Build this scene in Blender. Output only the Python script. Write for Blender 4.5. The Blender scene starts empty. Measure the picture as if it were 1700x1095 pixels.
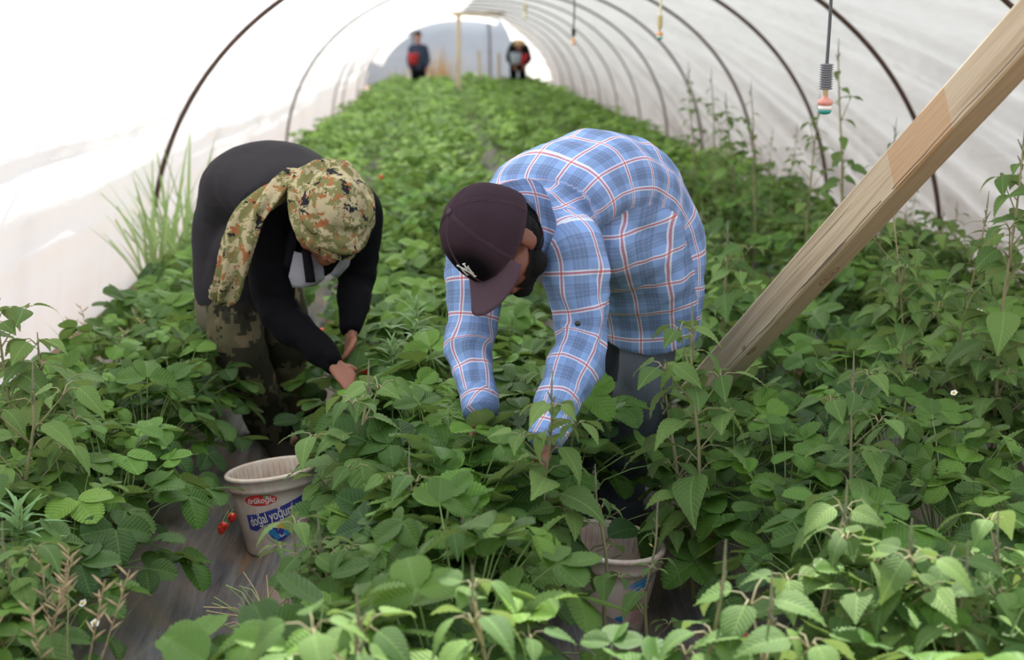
import bpy, bmesh, math, random
import numpy as np
from mathutils import Vector, Matrix, noise

# ---------------------------------------------------------------- camera, world, sun, exposure
SC = bpy.context.scene
COL = SC.collection
F_PX = 2361.0
CAM_Z = 1.45
TH = math.atan(481.5 / F_PX)
PS = math.atan(130.0 * math.cos(TH) / F_PX)
cam_d = bpy.data.cameras.new('camera')
cam_d.sensor_width = 36.0
cam_d.lens = 36.0 * F_PX / 1700.0
cam_d.clip_end = 300
cam_d.dof.use_dof = True
cam_d.dof.focus_distance = 3.55
cam_d.dof.aperture_fstop = 3.2
cam = bpy.data.objects.new('camera', cam_d)
COL.objects.link(cam)
cam.location = (0, 0, CAM_Z)
cam.rotation_euler = (math.pi / 2 - TH, 0, -PS)
SC.camera = cam

world = bpy.data.worlds.new('sky')
SC.world = world
world.use_nodes = True
wn = world.node_tree
wn.nodes.clear()
w_out = wn.nodes.new('ShaderNodeOutputWorld')
w_bg = wn.nodes.new('ShaderNodeBackground')
w_tc = wn.nodes.new('ShaderNodeTexCoord')
w_sep = wn.nodes.new('ShaderNodeSeparateXYZ')
w_rmp = wn.nodes.new('ShaderNodeValToRGB')
w_rmp.color_ramp.elements[0].position = 0.0
w_rmp.color_ramp.elements[0].color = (0.95, 0.97, 1.0, 1)
w_rmp.color_ramp.elements[1].position = 0.8
w_rmp.color_ramp.elements[1].color = (0.80, 0.88, 1.0, 1)
wn.links.new(w_tc.outputs['Generated'], w_sep.inputs[0])
wn.links.new(w_sep.outputs['Z'], w_rmp.inputs[0])
wn.links.new(w_rmp.outputs[0], w_bg.inputs['Color'])
w_bg.inputs['Strength'].default_value = 0.95
wn.links.new(w_bg.outputs[0], w_out.inputs[0])

sun_d = bpy.data.lights.new('sun', 'SUN')
sun_d.energy = 6.4
sun_d.angle = math.radians(0.6)
sun_d.color = (1.0, 0.955, 0.88)
sun = bpy.data.objects.new('sun', sun_d)
COL.objects.link(sun)
SUN_TO = Vector((0.22, 0.70, 1.0)).normalized()      # towards the sun
sun.rotation_euler = SUN_TO.to_track_quat('Z', 'Y').to_euler()

SC.view_settings.view_transform = 'Standard'
SC.view_settings.look = 'None'
SC.view_settings.gamma = 1.0
SC.view_settings.use_curve_mapping = False
SC.view_settings.exposure = 0.66
SC.cycles.max_bounces = 8
SC.cycles.diffuse_bounces = 5
SC.cycles.glossy_bounces = 2
SC.cycles.transmission_bounces = 5
SC.cycles.transparent_max_bounces = 8
SC.cycles.sample_clamp_indirect = 6.0
SC.cycles.caustics_reflective = False
SC.cycles.caustics_refractive = False

random.seed(7)
rng = np.random.default_rng(7)
PI = math.pi

def at(px, py, Y):
    """world point at depth Y whose picture position is (px, py)"""
    f = Vector((math.sin(PS) * math.cos(TH), math.cos(PS) * math.cos(TH), -math.sin(TH)))
    r = Vector((math.cos(PS), -math.sin(PS), 0))
    u = r.cross(f)
    d = f + r * ((px - 850) / F_PX) + u * ((547.5 - py) / F_PX)
    return Vector((0, 0, CAM_Z)) + d * (Y / d.y)

# ---------------------------------------------------------------- tagging
def tag(o, label=None, cat=None, group=None, kind=None):
    if label: o['label'] = label
    if cat: o['category'] = cat
    if group: o['group'] = group
    if kind: o['kind'] = kind
    return o

def empty(name, loc, rz=0.0):
    o = bpy.data.objects.new(name, None)
    o.empty_display_size = 0.05
    COL.objects.link(o)
    o.location = loc
    o.rotation_euler = (0, 0, rz)
    return o

def link(name, me, mat=None, parent=None):
    o = bpy.data.objects.new(name, me)
    COL.objects.link(o)
    if mat is not None:
        for m in (mat if isinstance(mat, (list, tuple)) else [mat]):
            me.materials.append(m)
    if parent is not None:
        o.parent = parent
    return o

# ---------------------------------------------------------------- node helpers
class NT:
    def __init__(self, name):
        self.m = bpy.data.materials.new(name)
        self.m.use_nodes = True
        self.t = self.m.node_tree
        self.t.nodes.clear()
        self.out = self.t.nodes.new('ShaderNodeOutputMaterial')
    def n(self, typ, **kw):
        nd = self.t.nodes.new(typ)
        for k, v in kw.items():
            setattr(nd, k, v)
        return nd
    def put(self, sock, v):
        if v is None: return
        if isinstance(v, bpy.types.NodeSocket):
            self.t.links.new(v, sock)
        elif isinstance(v, (tuple, list)) and len(v) == 3 and sock.type == 'RGBA':
            sock.default_value = (*v, 1)
        else:
            sock.default_value = v
    def math(self, op, a, b=None, c=None, clamp=False):
        nd = self.n('ShaderNodeMath', operation=op, use_clamp=clamp)
        self.put(nd.inputs[0], a)
        if b is not None: self.put(nd.inputs[1], b)
        if c is not None: self.put(nd.inputs[2], c)
        return nd.outputs[0]
    def mix(self, f, a, b, mode='MIX'):
        nd = self.n('ShaderNodeMix', data_type='RGBA', blend_type=mode)
        self.put(nd.inputs[0], f); self.put(nd.inputs[6], a); self.put(nd.inputs[7], b)
        return nd.outputs[2]
    def noise(self, vec, scale, detail=2.0, rough=0.5, dist=0.0):
        nd = self.n('ShaderNodeTexNoise')
        if vec is not None: self.put(nd.inputs['Vector'], vec)
        nd.inputs['Scale'].default_value = scale
        nd.inputs['Detail'].default_value = detail
        nd.inputs['Roughness'].default_value = rough
        nd.inputs['Distortion'].default_value = dist
        return nd.outputs[0]
    def map(self, vec, scale=(1, 1, 1), rot=(0, 0, 0), loc=(0, 0, 0)):
        nd = self.n('ShaderNodeMapping')
        self.put(nd.inputs['Vector'], vec)
        nd.inputs['Scale'].default_value = scale
        nd.inputs['Rotation'].default_value = rot
        nd.inputs['Location'].default_value = loc
        return nd.outputs[0]
    def ramp(self, f, stops, interp='LINEAR'):
        nd = self.n('ShaderNodeValToRGB')
        cr = nd.color_ramp
        cr.interpolation = interp
        while len(cr.elements) < len(stops): cr.elements.new(0.5)
        for e, (p, c) in zip(cr.elements, stops):
            e.position = p
            e.color = (*c, 1) if len(c) == 3 else c
        self.put(nd.inputs[0], f)
        return nd.outputs[0]
    def coord(self, which='Object'):
        return self.n('ShaderNodeTexCoord').outputs[which]
    def bump(self, h, strength=0.3, dist=0.01, normal=None):
        nd = self.n('ShaderNodeBump')
        self.put(nd.inputs['Height'], h)
        nd.inputs['Strength'].default_value = strength
        nd.inputs['Distance'].default_value = dist
        if normal is not None: self.put(nd.inputs['Normal'], normal)
        return nd.outputs[0]
    def pbsdf(self, col, rough=0.6, normal=None, metal=0.0, spec=None, sheen=None):
        nd = self.n('ShaderNodeBsdfPrincipled')
        self.put(nd.inputs['Base Color'], col)
        self.put(nd.inputs['Roughness'], rough)
        self.put(nd.inputs['Metallic'], metal)
        if spec is not None: self.put(nd.inputs['Specular IOR Level'], spec)
        if sheen is not None: nd.inputs['Sheen Weight'].default_value = sheen
        if normal is not None: self.put(nd.inputs['Normal'], normal)
        return nd.outputs[0]
    def done(self, shader):
        self.t.links.new(shader, self.out.inputs[0])
        return self.m

def simple(name, col, rough=0.6, metal=0.0, nscale=30.0, var=0.15, bump=0.0, spec=None):
    t = NT(name)
    co = t.coord()
    nz = t.noise(co, nscale, 3.0)
    c2 = tuple(min(1, c * (1 - var)) for c in col)
    c3 = tuple(min(1, c * (1 + var)) for c in col)
    c = t.mix(nz, c2, c3)
    nrm = t.bump(nz, bump, 0.01) if bump else None
    return t.done(t.pbsdf(c, rough, nrm, metal, spec))

def leaf_material(name, dark, light, trans, rough=0.5, nveins=9.0, slope=0.9, vein_mix=0.25, bumpiness=0.5, spec=0.4, tr=0.28):
    t = NT(name)
    uv = t.n('ShaderNodeUVMap').outputs[0]
    sp = t.n('ShaderNodeSeparateXYZ'); t.put(sp.inputs[0], uv)
    att = t.n('ShaderNodeAttribute', attribute_name='tint')
    tint = att.outputs['Fac']
    ax = t.math('ABSOLUTE', t.math('SUBTRACT', sp.outputs['X'], 0.5))
    s = t.math('SUBTRACT', sp.outputs['Y'], t.math('MULTIPLY', ax, slope))
    w = t.math('SINE', t.math('MULTIPLY', s, nveins * 2 * PI))
    w = t.math('MULTIPLY_ADD', w, 0.5, 0.5)
    lat = t.math('POWER', w, 7.0)
    mid = t.math('LESS_THAN', ax, 0.018)
    veins = t.math('MAXIMUM', t.math('MULTIPLY', lat, 0.7), mid)
    geo = t.n('ShaderNodeNewGeometry')
    oi = t.n('ShaderNodeObjectInfo')
    base = t.mix(tint, dark, light)
    nz = t.noise(geo.outputs['Position'], 2.2, 2.0)
    hs = t.n('ShaderNodeHueSaturation')
    t.put(hs.inputs['Color'], base)
    t.put(hs.inputs['Hue'], t.math('MULTIPLY_ADD', oi.outputs['Random'], 0.018, 0.491))
    t.put(hs.inputs['Value'], t.math('MULTIPLY_ADD', nz, 0.5, 0.75))
    col = t.mix(t.math('MULTIPLY', veins, vein_mix), hs.outputs[0], tuple(min(1, c * 1.7 + 0.02) for c in light))
    back = t.mix(0.45, col, (0.34, 0.42, 0.26))
    col = t.mix(geo.outputs['Backfacing'], col, back)
    h = t.math('MULTIPLY_ADD', veins, -1.0, t.math('MULTIPLY', t.noise(t.map(uv, (1, 1, 1)), 40.0, 1.0), 0.5))
    nrm = t.bump(h, bumpiness, 0.002)
    p = t.pbsdf(col, rough, nrm, 0.0, spec)
    tb = t.n('ShaderNodeBsdfTranslucent')
    t.put(tb.inputs[0], t.mix(0.5, col, trans))
    mx = t.n('ShaderNodeMixShader'); mx.inputs[0].default_value = tr
    t.t.links.new(p, mx.inputs[1]); t.t.links.new(tb.outputs[0], mx.inputs[2])
    return t.done(mx.outputs[0])

M = {}
M['straw_leaf'] = leaf_material('strawberry_leaf', (0.015, 0.055, 0.010), (0.135, 0.270, 0.034), (0.40, 0.62, 0.05), nveins=8.0, slope=0.75, spec=0.35, tr=0.20, vein_mix=0.18, bumpiness=0.9)
M['weed_leaf'] = leaf_material('pigweed_leaf', (0.034, 0.088, 0.022), (0.180, 0.290, 0.075), (0.45, 0.65, 0.10), rough=0.6, nveins=9.0, slope=1.1, vein_mix=0.28, bumpiness=0.9, spec=0.25, tr=0.22)
M['narrow_leaf'] = leaf_material('narrow_leaf', (0.10, 0.22, 0.08), (0.20, 0.36, 0.13), (0.4, 0.6, 0.2), nveins=3.0, slope=0.5)
M['grass'] = leaf_material('grass_blade', (0.10, 0.21, 0.05), (0.26, 0.38, 0.12), (0.45, 0.62, 0.2), nveins=2.0, slope=0.1)
M['far_leaf'] = leaf_material('distant_leaf', (0.030, 0.095, 0.014), (0.20, 0.37, 0.055), (0.38, 0.62, 0.06), nveins=3.0, vein_mix=0.1, bumpiness=0.1, spec=0.3, tr=0.22)
M['petiole'] = simple('petiole', (0.22, 0.33, 0.10), 0.55)
M['weed_stem'] = simple('weed_stem', (0.26, 0.24, 0.12), 0.6, var=0.35, nscale=12)
M['seed'] = simple('seed_head', (0.20, 0.21, 0.12), 0.8, var=0.5, nscale=160)
M['dry'] = simple('dry_straw', (0.40, 0.30, 0.17), 0.8, var=0.4, nscale=40)
M['petal'] = simple('petal', (0.85, 0.85, 0.82), 0.5)
M['yellow'] = simple('flower_centre', (0.75, 0.55, 0.05), 0.6)

def berry_mat():
    t = NT('strawberry_fruit')
    v = t.n('ShaderNodeTexVoronoi'); t.put(v.inputs['Vector'], t.coord()); v.inputs['Scale'].default_value = 160
    c = t.mix(t.math('LESS_THAN', v.outputs['Distance'], 0.22), (0.62, 0.015, 0.012), (0.75, 0.35, 0.06))
    return t.done(t.pbsdf(c, 0.28, t.bump(v.outputs['Distance'], 0.4, 0.002)))
M['berry'] = berry_mat()

# ---------------------------------------------------------------- mesh accumulator (numpy)
class Acc:
    def __init__(self):
        self.V = []; self.F = []; self.UV = []; self.T = []; self.nv = 0
    def add(self, tpl, mat4=None, tint=0.5):
        V, F, UV = tpl
        if mat4 is not None:
            m = np.array(mat4)
            V = V @ m[:3, :3].T + m[:3, 3]
        self.V.append(V); self.F.append(F + self.nv)
        self.UV.append(UV); self.T.append(np.full(len(V), tint, dtype=np.float32))
        self.nv += len(V)
    def mesh(self, name, smooth=True):
        V = np.concatenate(self.V).astype(np.float32)
        F = np.concatenate(self.F).astype(np.int32)
        UV = np.concatenate(self.UV).astype(np.float32)
        T = np.concatenate(self.T)
        me = bpy.data.meshes.new(name)
        nf = len(F)
        me.vertices.add(len(V)); me.vertices.foreach_set('co', V.ravel())
        me.loops.add(nf * 4); me.loops.foreach_set('vertex_index', F.ravel())
        me.polygons.add(nf)
        me.polygons.foreach_set('loop_start', np.arange(0, nf * 4, 4, dtype=np.int32))
        me.polygons.foreach_set('use_smooth', np.full(nf, smooth))
        uvl = me.uv_layers.new(name='UVMap')
        uvl.data.foreach_set('uv', UV[F.ravel()].ravel())
        a = me.attributes.new('tint', 'FLOAT', 'POINT')
        a.data.foreach_set('value', T)
        me.update(calc_edges=True)
        return me

def grid_faces(nu, nv):
    """quads over an (nu+1) x (nv+1) vertex grid, row-major in u"""
    i, j = np.meshgrid(np.arange(nu), np.arange(nv), indexing='ij')
    a = (i * (nv + 1) + j).ravel()
    return np.stack([a, a + 1, a + nv + 2, a + nv + 1], axis=1).astype(np.int32)

def leaf_template(L, W, N, K, shape='obovate', fold=0.25, droop=0.15, teeth=0.0, pleat=0.0, tipcurl=0.0, skew=0.0):
    """a leaf blade lying along +Y, face up +Z; N rows along, K across"""
    V = []; UV = []
    for i in range(N + 1):
        t = i / N
        if shape == 'obovate':
            w = (math.sin(PI * min(1, t ** 0.78))) ** 0.58 if 0 < t < 1 else 0.03
            w *= 0.72 + 0.36 * t
            if t < 0.10: w *= 0.5 + 5 * t
        elif shape == 'ovate':
            w = (math.sin(PI * t ** 0.62)) ** 1.05 if 0 < t < 1 else 0.02
        elif shape == 'rhomb':
            w = (math.sin(PI * t ** 0.8)) ** 1.25 if 0 < t < 1 else 0.02
        else:
            w = (math.sin(PI * t ** 0.7)) ** 0.8 if 0 < t < 1 else 0.02
        w = max(w, 0.02)
        for j in range(K + 1):
            s = -1 + 2 * j / K
            x = s * w * W * 0.5
            y = t * L
            edge = abs(s) > 0.99
            if edge and teeth and 0 < i < N:
                k = teeth * (1 if i % 2 == 0 else -0.6)
                x += math.copysign(k, s)
                y += k * 0.7
            z = fold * abs(x) - droop * L * t * t + tipcurl * L * max(0, t - 0.6) ** 2
            z -= 0.9 * fold * abs(x) * abs(s) * 0.6
            z += pleat * math.cos(i * PI) * abs(s) * (0.3 + t)
            V.append((x + skew * t * t * L, y, z))
            UV.append((x / L + 0.5, t))
    return np.array(V), grid_faces(N, K), np.array(UV)

def tube_template(pts, radii, k=5):
    pts = [Vector(p) for p in pts]
    V = []; UV = []
    n = len(pts)
    ref = Vector((0.3, 0.2, 1)).normalized()
    prevA = None
    for i, p in enumerate(pts):
        tan = (pts[min(i + 1, n - 1)] - pts[max(i - 1, 0)]).normalized()
        A = prevA if prevA is not None else ref.cross(tan)
        if A.length < 1e-3: A = Vector((1, 0, 0))
        A = (A - tan * A.dot(tan)).normalized()
        prevA = A
        B = tan.cross(A)
        r = radii[i] if isinstance(radii, (list, tuple)) else radii
        for j in range(k + 1):
            a = 2 * PI * j / k
            q = p + A * (r * math.cos(a)) + B * (r * math.sin(a))
            V.append(tuple(q)); UV.append((j / k, i / n))
    return np.array(V), grid_faces(n - 1, k), np.array(UV)

def frame_mat(origin, ydir, up):
    y = Vector(ydir).normalized()
    z = Vector(up); z = (z - y * z.dot(y))
    if z.length < 1e-4: z = Vector((1, 0, 0)) - y * y.x
    z.normalize()
    x = y.cross(z)
    m = Matrix((x, y, z)).transposed().to_4x4()
    m.translation = origin
    return m
# ---------------------------------------------------------------- ground, beds, tunnel
BEDS = [-1.05, 0.0, 1.05, 2.10]
def bed_height(x):
    h = 0.0
    for c in BEDS:
        d = abs(x - c)
        h = max(h, 0.13 * max(0.0, min(1.0, (0.50 - d) / 0.17)) ** 0.8)
    if x > 2.5 or x < -1.6: h = 0.02 + 0.02 * math.sin(x * 9)
    return h

def soil_material():
    t = NT('soil')
    co = t.coord()
    n1 = t.noise(co, 3.0, 6.0, 0.6); n2 = t.noise(co, 45.0, 4.0, 0.7)
    c = t.mix(n1, (0.16, 0.085, 0.045), (0.40, 0.25, 0.15))
    c = t.mix(t.math('MULTIPLY', n2, 0.5), c, (0.30, 0.22, 0.15))
    return t.done(t.pbsdf(c, 0.95, t.bump(t.math('ADD', n2, n1), 0.9, 0.02)))
M['soil'] = soil_material()

def mulch_material():
    t = NT('weathered_mulch_film')
    co = t.coord()
    s = t.map(co, (22, 1.6, 10))
    n1 = t.noise(s, 1.0, 6.0, 0.65, 0.6)
    n2 = t.noise(co, 4.0, 3.0)
    n3 = t.noise(t.map(co, (90, 6, 30)), 1.0, 4.0, 0.6)
    c = t.ramp(n1, [(0.28, (0.035, 0.034, 0.038)), (0.45, (0.13, 0.125, 0.13)), (0.58, (0.22, 0.21, 0.21)), (0.72, (0.34, 0.25, 0.19))])
    c = t.mix(t.math('MULTIPLY', t.math('SUBTRACT', n2, 0.42, clamp=True), 2.6, clamp=True), c, (0.36, 0.25, 0.17))
    c = t.mix(t.math('MULTIPLY', n3, 0.35), c, (0.06, 0.055, 0.055))
    return t.done(t.pbsdf(c, 0.55, t.bump(t.math('ADD', n1, t.math('MULTIPLY', n3, 0.5)), 0.7, 0.012)))
M['mulch'] = mulch_material()

def sheet_mesh(name, x0, x1, y0, y1, nx, ny, fz, uvs=1.0, narrow=False):
    xs = np.linspace(x0, x1, nx + 1); ys = np.linspace(y0, y1, ny + 1)
    c = (x0 + x1) / 2
    V = np.array([(X, y, fz(X, y)) for x in xs for y in ys for X in ((x if not narrow else c + (x - c) * (1.0 if y < 4.7 else 0.86 + 0.03 * math.sin(y * 3))),)])
    a = Acc()
    F = grid_faces(nx, ny)[:, ::-1]
    a.add((V, F, V[:, :2] * uvs), None, 0.5)
    return a.mesh(name)

fl = link('floor', sheet_mesh('floor', -6, 8, 0.5, 42, 160, 120, lambda x, y: bed_height(x) - 0.012 if -1.9 < x < 3.4 else 0.0), M['soil'])
tag(fl, 'reddish brown soil under and between the beds', kind='structure')
out = link('ground_outside', sheet_mesh('ground_outside', -90, 110, -30, 190, 40, 40, lambda x, y: -0.12 + (0.02 * max(0, y - 46))), M['soil'])
tag(out, 'open tan field ground beyond the tunnel', kind='structure')

bed_names = ['left', 'middle', 'right', 'far right']
mlabels = ['grey weathered plastic sheet over the left strawberry bed, beside the bucket',
           'grey weathered plastic sheet over the middle strawberry bed',
           'grey weathered plastic sheet over the bed under the wooden beam',
           'grey plastic sheet over the bed along the right tunnel wall']
for c, nm, lb in zip(BEDS, bed_names, mlabels):
    def fz(x, y, c=c):
        w = noise.noise(Vector((x * 14, y * 0.9, c))) * 0.012 + noise.noise(Vector((x * 40, y * 2.5, c + 3))) * 0.005
        return bed_height(x) + 0.012 + w
    o = link('mulch_sheet', sheet_mesh('mulch_sheet', c - 0.57, c + 0.555, 1.6, 36, 60, 300, fz, narrow=True), M['mulch'])
    tag(o, lb, 'plastic mulch')

TX, TR, TH_Z = 0.72, 2.50, 2.15
def arch(phi, y=0.0, dr=0.0):
    """phi 0 = right base, pi = left base"""
    c, s = math.cos(phi), math.sin(phi)
    e = 2 / 2.2
    x = TX + (TR + dr) * math.copysign(abs(c) ** e, c)
    z = (TH_Z + dr) * abs(s) ** e
    return x, z

def film_material(name, col, grime, streak, glow):
    t = NT(name)
    co = t.coord()
    n1 = t.noise(t.map(co, (1.2, 0.8, 2.5)), 1.0, 5.0, 0.6)
    n2 = t.noise(t.map(co, (7, 0.5, 7)), 1.0, 4.0, 0.6, 0.4)
    sp = t.n('ShaderNodeSeparateXYZ'); t.put(sp.inputs[0], co)
    low = t.math('SUBTRACT', 1.0, t.math('DIVIDE', sp.outputs['Z'], 0.85), clamp=True)
    st = t.noise(t.map(co, (3, 5.0, 0.7)), 1.0, 5.0, 0.6)
    dirt = t.math('MULTIPLY', low, t.math('MULTIPLY', t.math('SUBTRACT', st, 0.33, clamp=True), 3.0, clamp=True))
    c = t.mix(t.math('MULTIPLY', n1, streak), col, tuple(v * 0.80 for v in col))
    c = t.mix(t.math('MULTIPLY', t.math('SUBTRACT', n2, 0.5, clamp=True), streak * 1.6), c, tuple(v * 0.72 for v in col))
    c = t.mix(t.math('MULTIPLY', dirt, grime), c, tuple(a_ * b_ for a_, b_ in zip(col, (0.80, 0.62, 0.44))))
    sc = t.noise(t.map(co, (9, 9, 2.2)), 1.0, 6.0, 0.75, 1.0)
    speck = t.math('MULTIPLY', t.math('GREATER_THAN', sc, 0.735), t.math('LESS_THAN', sp.outputs['Z'], 1.0))
    c = t.mix(t.math('MULTIPLY', speck, 0.7), c, (0.13, 0.13, 0.17))
    h = t.noise(t.map(co, (6, 1.5, 6)), 1.0, 6.0, 0.6, 0.5)
    nrm = t.bump(h, 0.35, 0.03)
    df = t.n('ShaderNodeBsdfDiffuse'); t.put(df.inputs[0], c); t.put(df.inputs['Normal'], nrm)
    tl = t.n('ShaderNodeBsdfTranslucent'); t.put(tl.inputs[0], c); t.put(tl.inputs['Normal'], nrm)
    gl = t.n('ShaderNodeBsdfGlossy'); gl.inputs['Roughness'].default_value = 0.35
    t.put(gl.inputs['Normal'], nrm)
    m1 = t.n('ShaderNodeMixShader'); m1.inputs[0].default_value = glow
    t.t.links.new(df.outputs[0], m1.inputs[1]); t.t.links.new(tl.outputs[0], m1.inputs[2])
    m2 = t.n('ShaderNodeMixShader'); m2.inputs[0].default_value = 0.05
    t.t.links.new(m1.outputs[0], m2.inputs[1]); t.t.links.new(gl.outputs[0], m2.inputs[2])
    return t.done(m2.outputs[0])
M['film_l'] = film_material('lit_white_film', (0.985, 0.985, 0.98), 0.18, 0.05, 0.72)  # stronger light on the left half is put into this white
M['film_r'] = film_material('shaded_grey_film', (0.455, 0.46, 0.465), 0.25, 0.80, 0.50)  # dimmer light and fold shade of the right half put into this grey

Y_END = 38.0
def film(name, p0, p1, ystart, mat, right):
    ny, na = 300, 90
    V = []
    for j in range(na + 1):
        phi = p0 + (p1 - p0) * j / na
        y0 = ystart(phi)
        for i in range(ny + 1):
            y = y0 + (Y_END - y0) * (i / ny) ** 1.25
            side = 1 if right else 0.35
            lowf = max(0.0, 1 - abs(math.sin(phi)) * 1.0)
            sag = 0.022 * (1 - math.cos(2 * PI * (y - 8.7) / 2.65)) * 0.5
            q = phi * 9 - (1.05 * y if right else 0.0)
            w = noise.noise(Vector((q * 1.2, y * 0.16, 3.1))) * 0.050 * side
            w += noise.noise(Vector((q * 3.2, y * 0.22, 9.1))) * 0.036 * side
            w += abs(noise.noise(Vector((q * 6.0, y * 0.22, 2.1)))) * 0.030 * side
            w += noise.noise(Vector((q * 1.0, y * 2.5, 5.1))) * 0.008
            x, z = arch(phi, y, 0.03 - sag + w)
            V.append((x, y, z - 0.06 * lowf * 0))
    V = np.array(V)
    a = Acc(); a.add((V, grid_faces(na, ny), V[:, 1:] * 0.1))
    o = link(name, a.mesh(name), mat)
    return o
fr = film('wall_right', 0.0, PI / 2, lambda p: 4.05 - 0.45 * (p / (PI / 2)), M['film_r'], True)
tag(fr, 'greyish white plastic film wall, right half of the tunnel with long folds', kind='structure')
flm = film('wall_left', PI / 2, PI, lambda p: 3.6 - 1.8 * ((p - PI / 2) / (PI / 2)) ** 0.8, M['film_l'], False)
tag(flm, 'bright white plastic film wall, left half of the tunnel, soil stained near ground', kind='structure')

M['hoop'] = simple('rusty_steel', (0.085, 0.045, 0.035), 0.6, 0.3, nscale=14, var=0.6, bump=0.2)
# hoops: y, left-half offset (positive = the left half runs outside the film), label
HOOPS = [(6.1, 0.17, 'dark steel hoop nearest the camera, crossing the top right corner'),
         (8.75, -0.005, 'rusty steel hoop curving down behind the leaning wooden beam'),
         (11.4, 0.10, 'rusty steel hoop passing behind the hanging sprinkler'),
         (14.05, 0.10, 'dark steel hoop ending among tall weeds, third behind the beam'),
         (16.9, -0.005, 'thin dark steel hoop over the left bed behind the man in black'),
         (19.5, 0.10, 'steel hoop midway down the tunnel, fifth from the camera'),
         (22.1, 0.10, 'steel hoop midway down the tunnel, sixth from the camera'),
         (24.8, -0.005, 'far steel hoop arching over the middle of the rows'),
         (27.4, 0.0, 'far steel hoop, eighth from the camera'),
         (30.0, 0.10, 'far steel hoop, ninth from the camera'),
         (32.7, -0.005, 'far steel hoop, second from the open tunnel end'),
         (35.4, 0.0, 'far steel hoop, last before the open tunnel end')]
for hy, lo, lb in HOOPS:
    pts = []
    for k in range(91):
        phi = PI * k / 90
        w = max(0, min(1, (phi - 0.56 * PI) / 0.08))
        x, z = arch(phi, hy, -0.03 + (lo + 0.03 + 0.02 if lo > 0.01 else 0.0) * w)
        pts.append((x, hy + 0.02 * math.sin(phi * 3), z - 0.05 if k in (0, 90) else z))
    a = Acc(); a.add(tube_template(pts, (0.0155 if hy < 20 else 0.0125) if hy > 7 else 0.012, 8))
    tag(link('steel_hoop', a.mesh('steel_hoop'), M['hoop']), lb, 'tunnel hoop', 'steel hoops of the tunnel')

# gathered film hanging at the far opening
M['film_far'] = film_material('gathered_film', (0.93, 0.94, 0.95), 0.2, 0.2, 0.55)
def curtain(phi0, phi1, inner, label):
    V = []; na, nr = 60, 14
    for j in range(na + 1):
        phi = phi0 + (phi1 - phi0) * j / na
        for i in range(nr + 1):
            r = i / nr
            wv = 0.05 * math.sin(j * 0.9 + r * 4) + 0.04 * math.sin(j * 2.1)
            x, z = arch(phi, 0, 0.02 - r * inner(phi))
            V.append((x, Y_END - 0.3 + wv * r + 0.4 * r, z))
    a = Acc(); V = np.array(V); a.add((V, grid_faces(na, nr), V[:, 1:]))
    tag(link('end_curtain', a.mesh('end_curtain'), M['film_far']), label, 'plastic curtain')
curtain(0.02, 1.2, lambda p: 0.75 * math.sin(min(PI, p * 2.2 + 0.5)), 'white plastic film gathered at the right of the tunnel far end')
curtain(1.2, 2.2, lambda p: 0.22, 'white plastic film rolled over the top of the far end opening')
curtain(2.2, 2.75, lambda p: 0.30, 'white plastic film gathered at the left of the tunnel far end')

# second tunnel beyond the opening
M['film_bg'] = film_material('bluish_film', (0.56, 0.62, 0.68), 0.3, 0.9, 0.40)
def second_tunnel():
    root = empty('greenhouse_tunnel', (1.5, 52, -0.1))
    tag(root, 'blue-grey plastic tunnel standing across beyond the open far end', 'tunnel')
    V = []; nx, na = 60, 30
    for i in range(nx + 1):
        X = -9 + 18 * i / nx
        for j in range(na + 1):
            ph = PI * j / na
            w = 0.05 * math.sin(X * 3.1 + math.sin(ph * 5)) 
            V.append((X, -(3.0 + w) * math.cos(ph), (3.0 + w) * math.sin(ph)))
    a = Acc(); V = np.array(V); a.add((V, grid_faces(nx, na), V[:, :2]))
    link('cover_film', a.mesh('cover_film'), M['film_bg'], root)
    for X in (-8, -4.6, -2.2, 0.4, 2.8, 5.2, 8):
        a = Acc(); a.add(tube_template([(X, -3.07 * math.cos(PI * k / 24), 3.07 * math.sin(PI * k / 24)) for k in range(25)], 0.03, 6))
        link('hoop', a.mesh('hoop'), M['hoop'], root)
second_tunnel()

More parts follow.
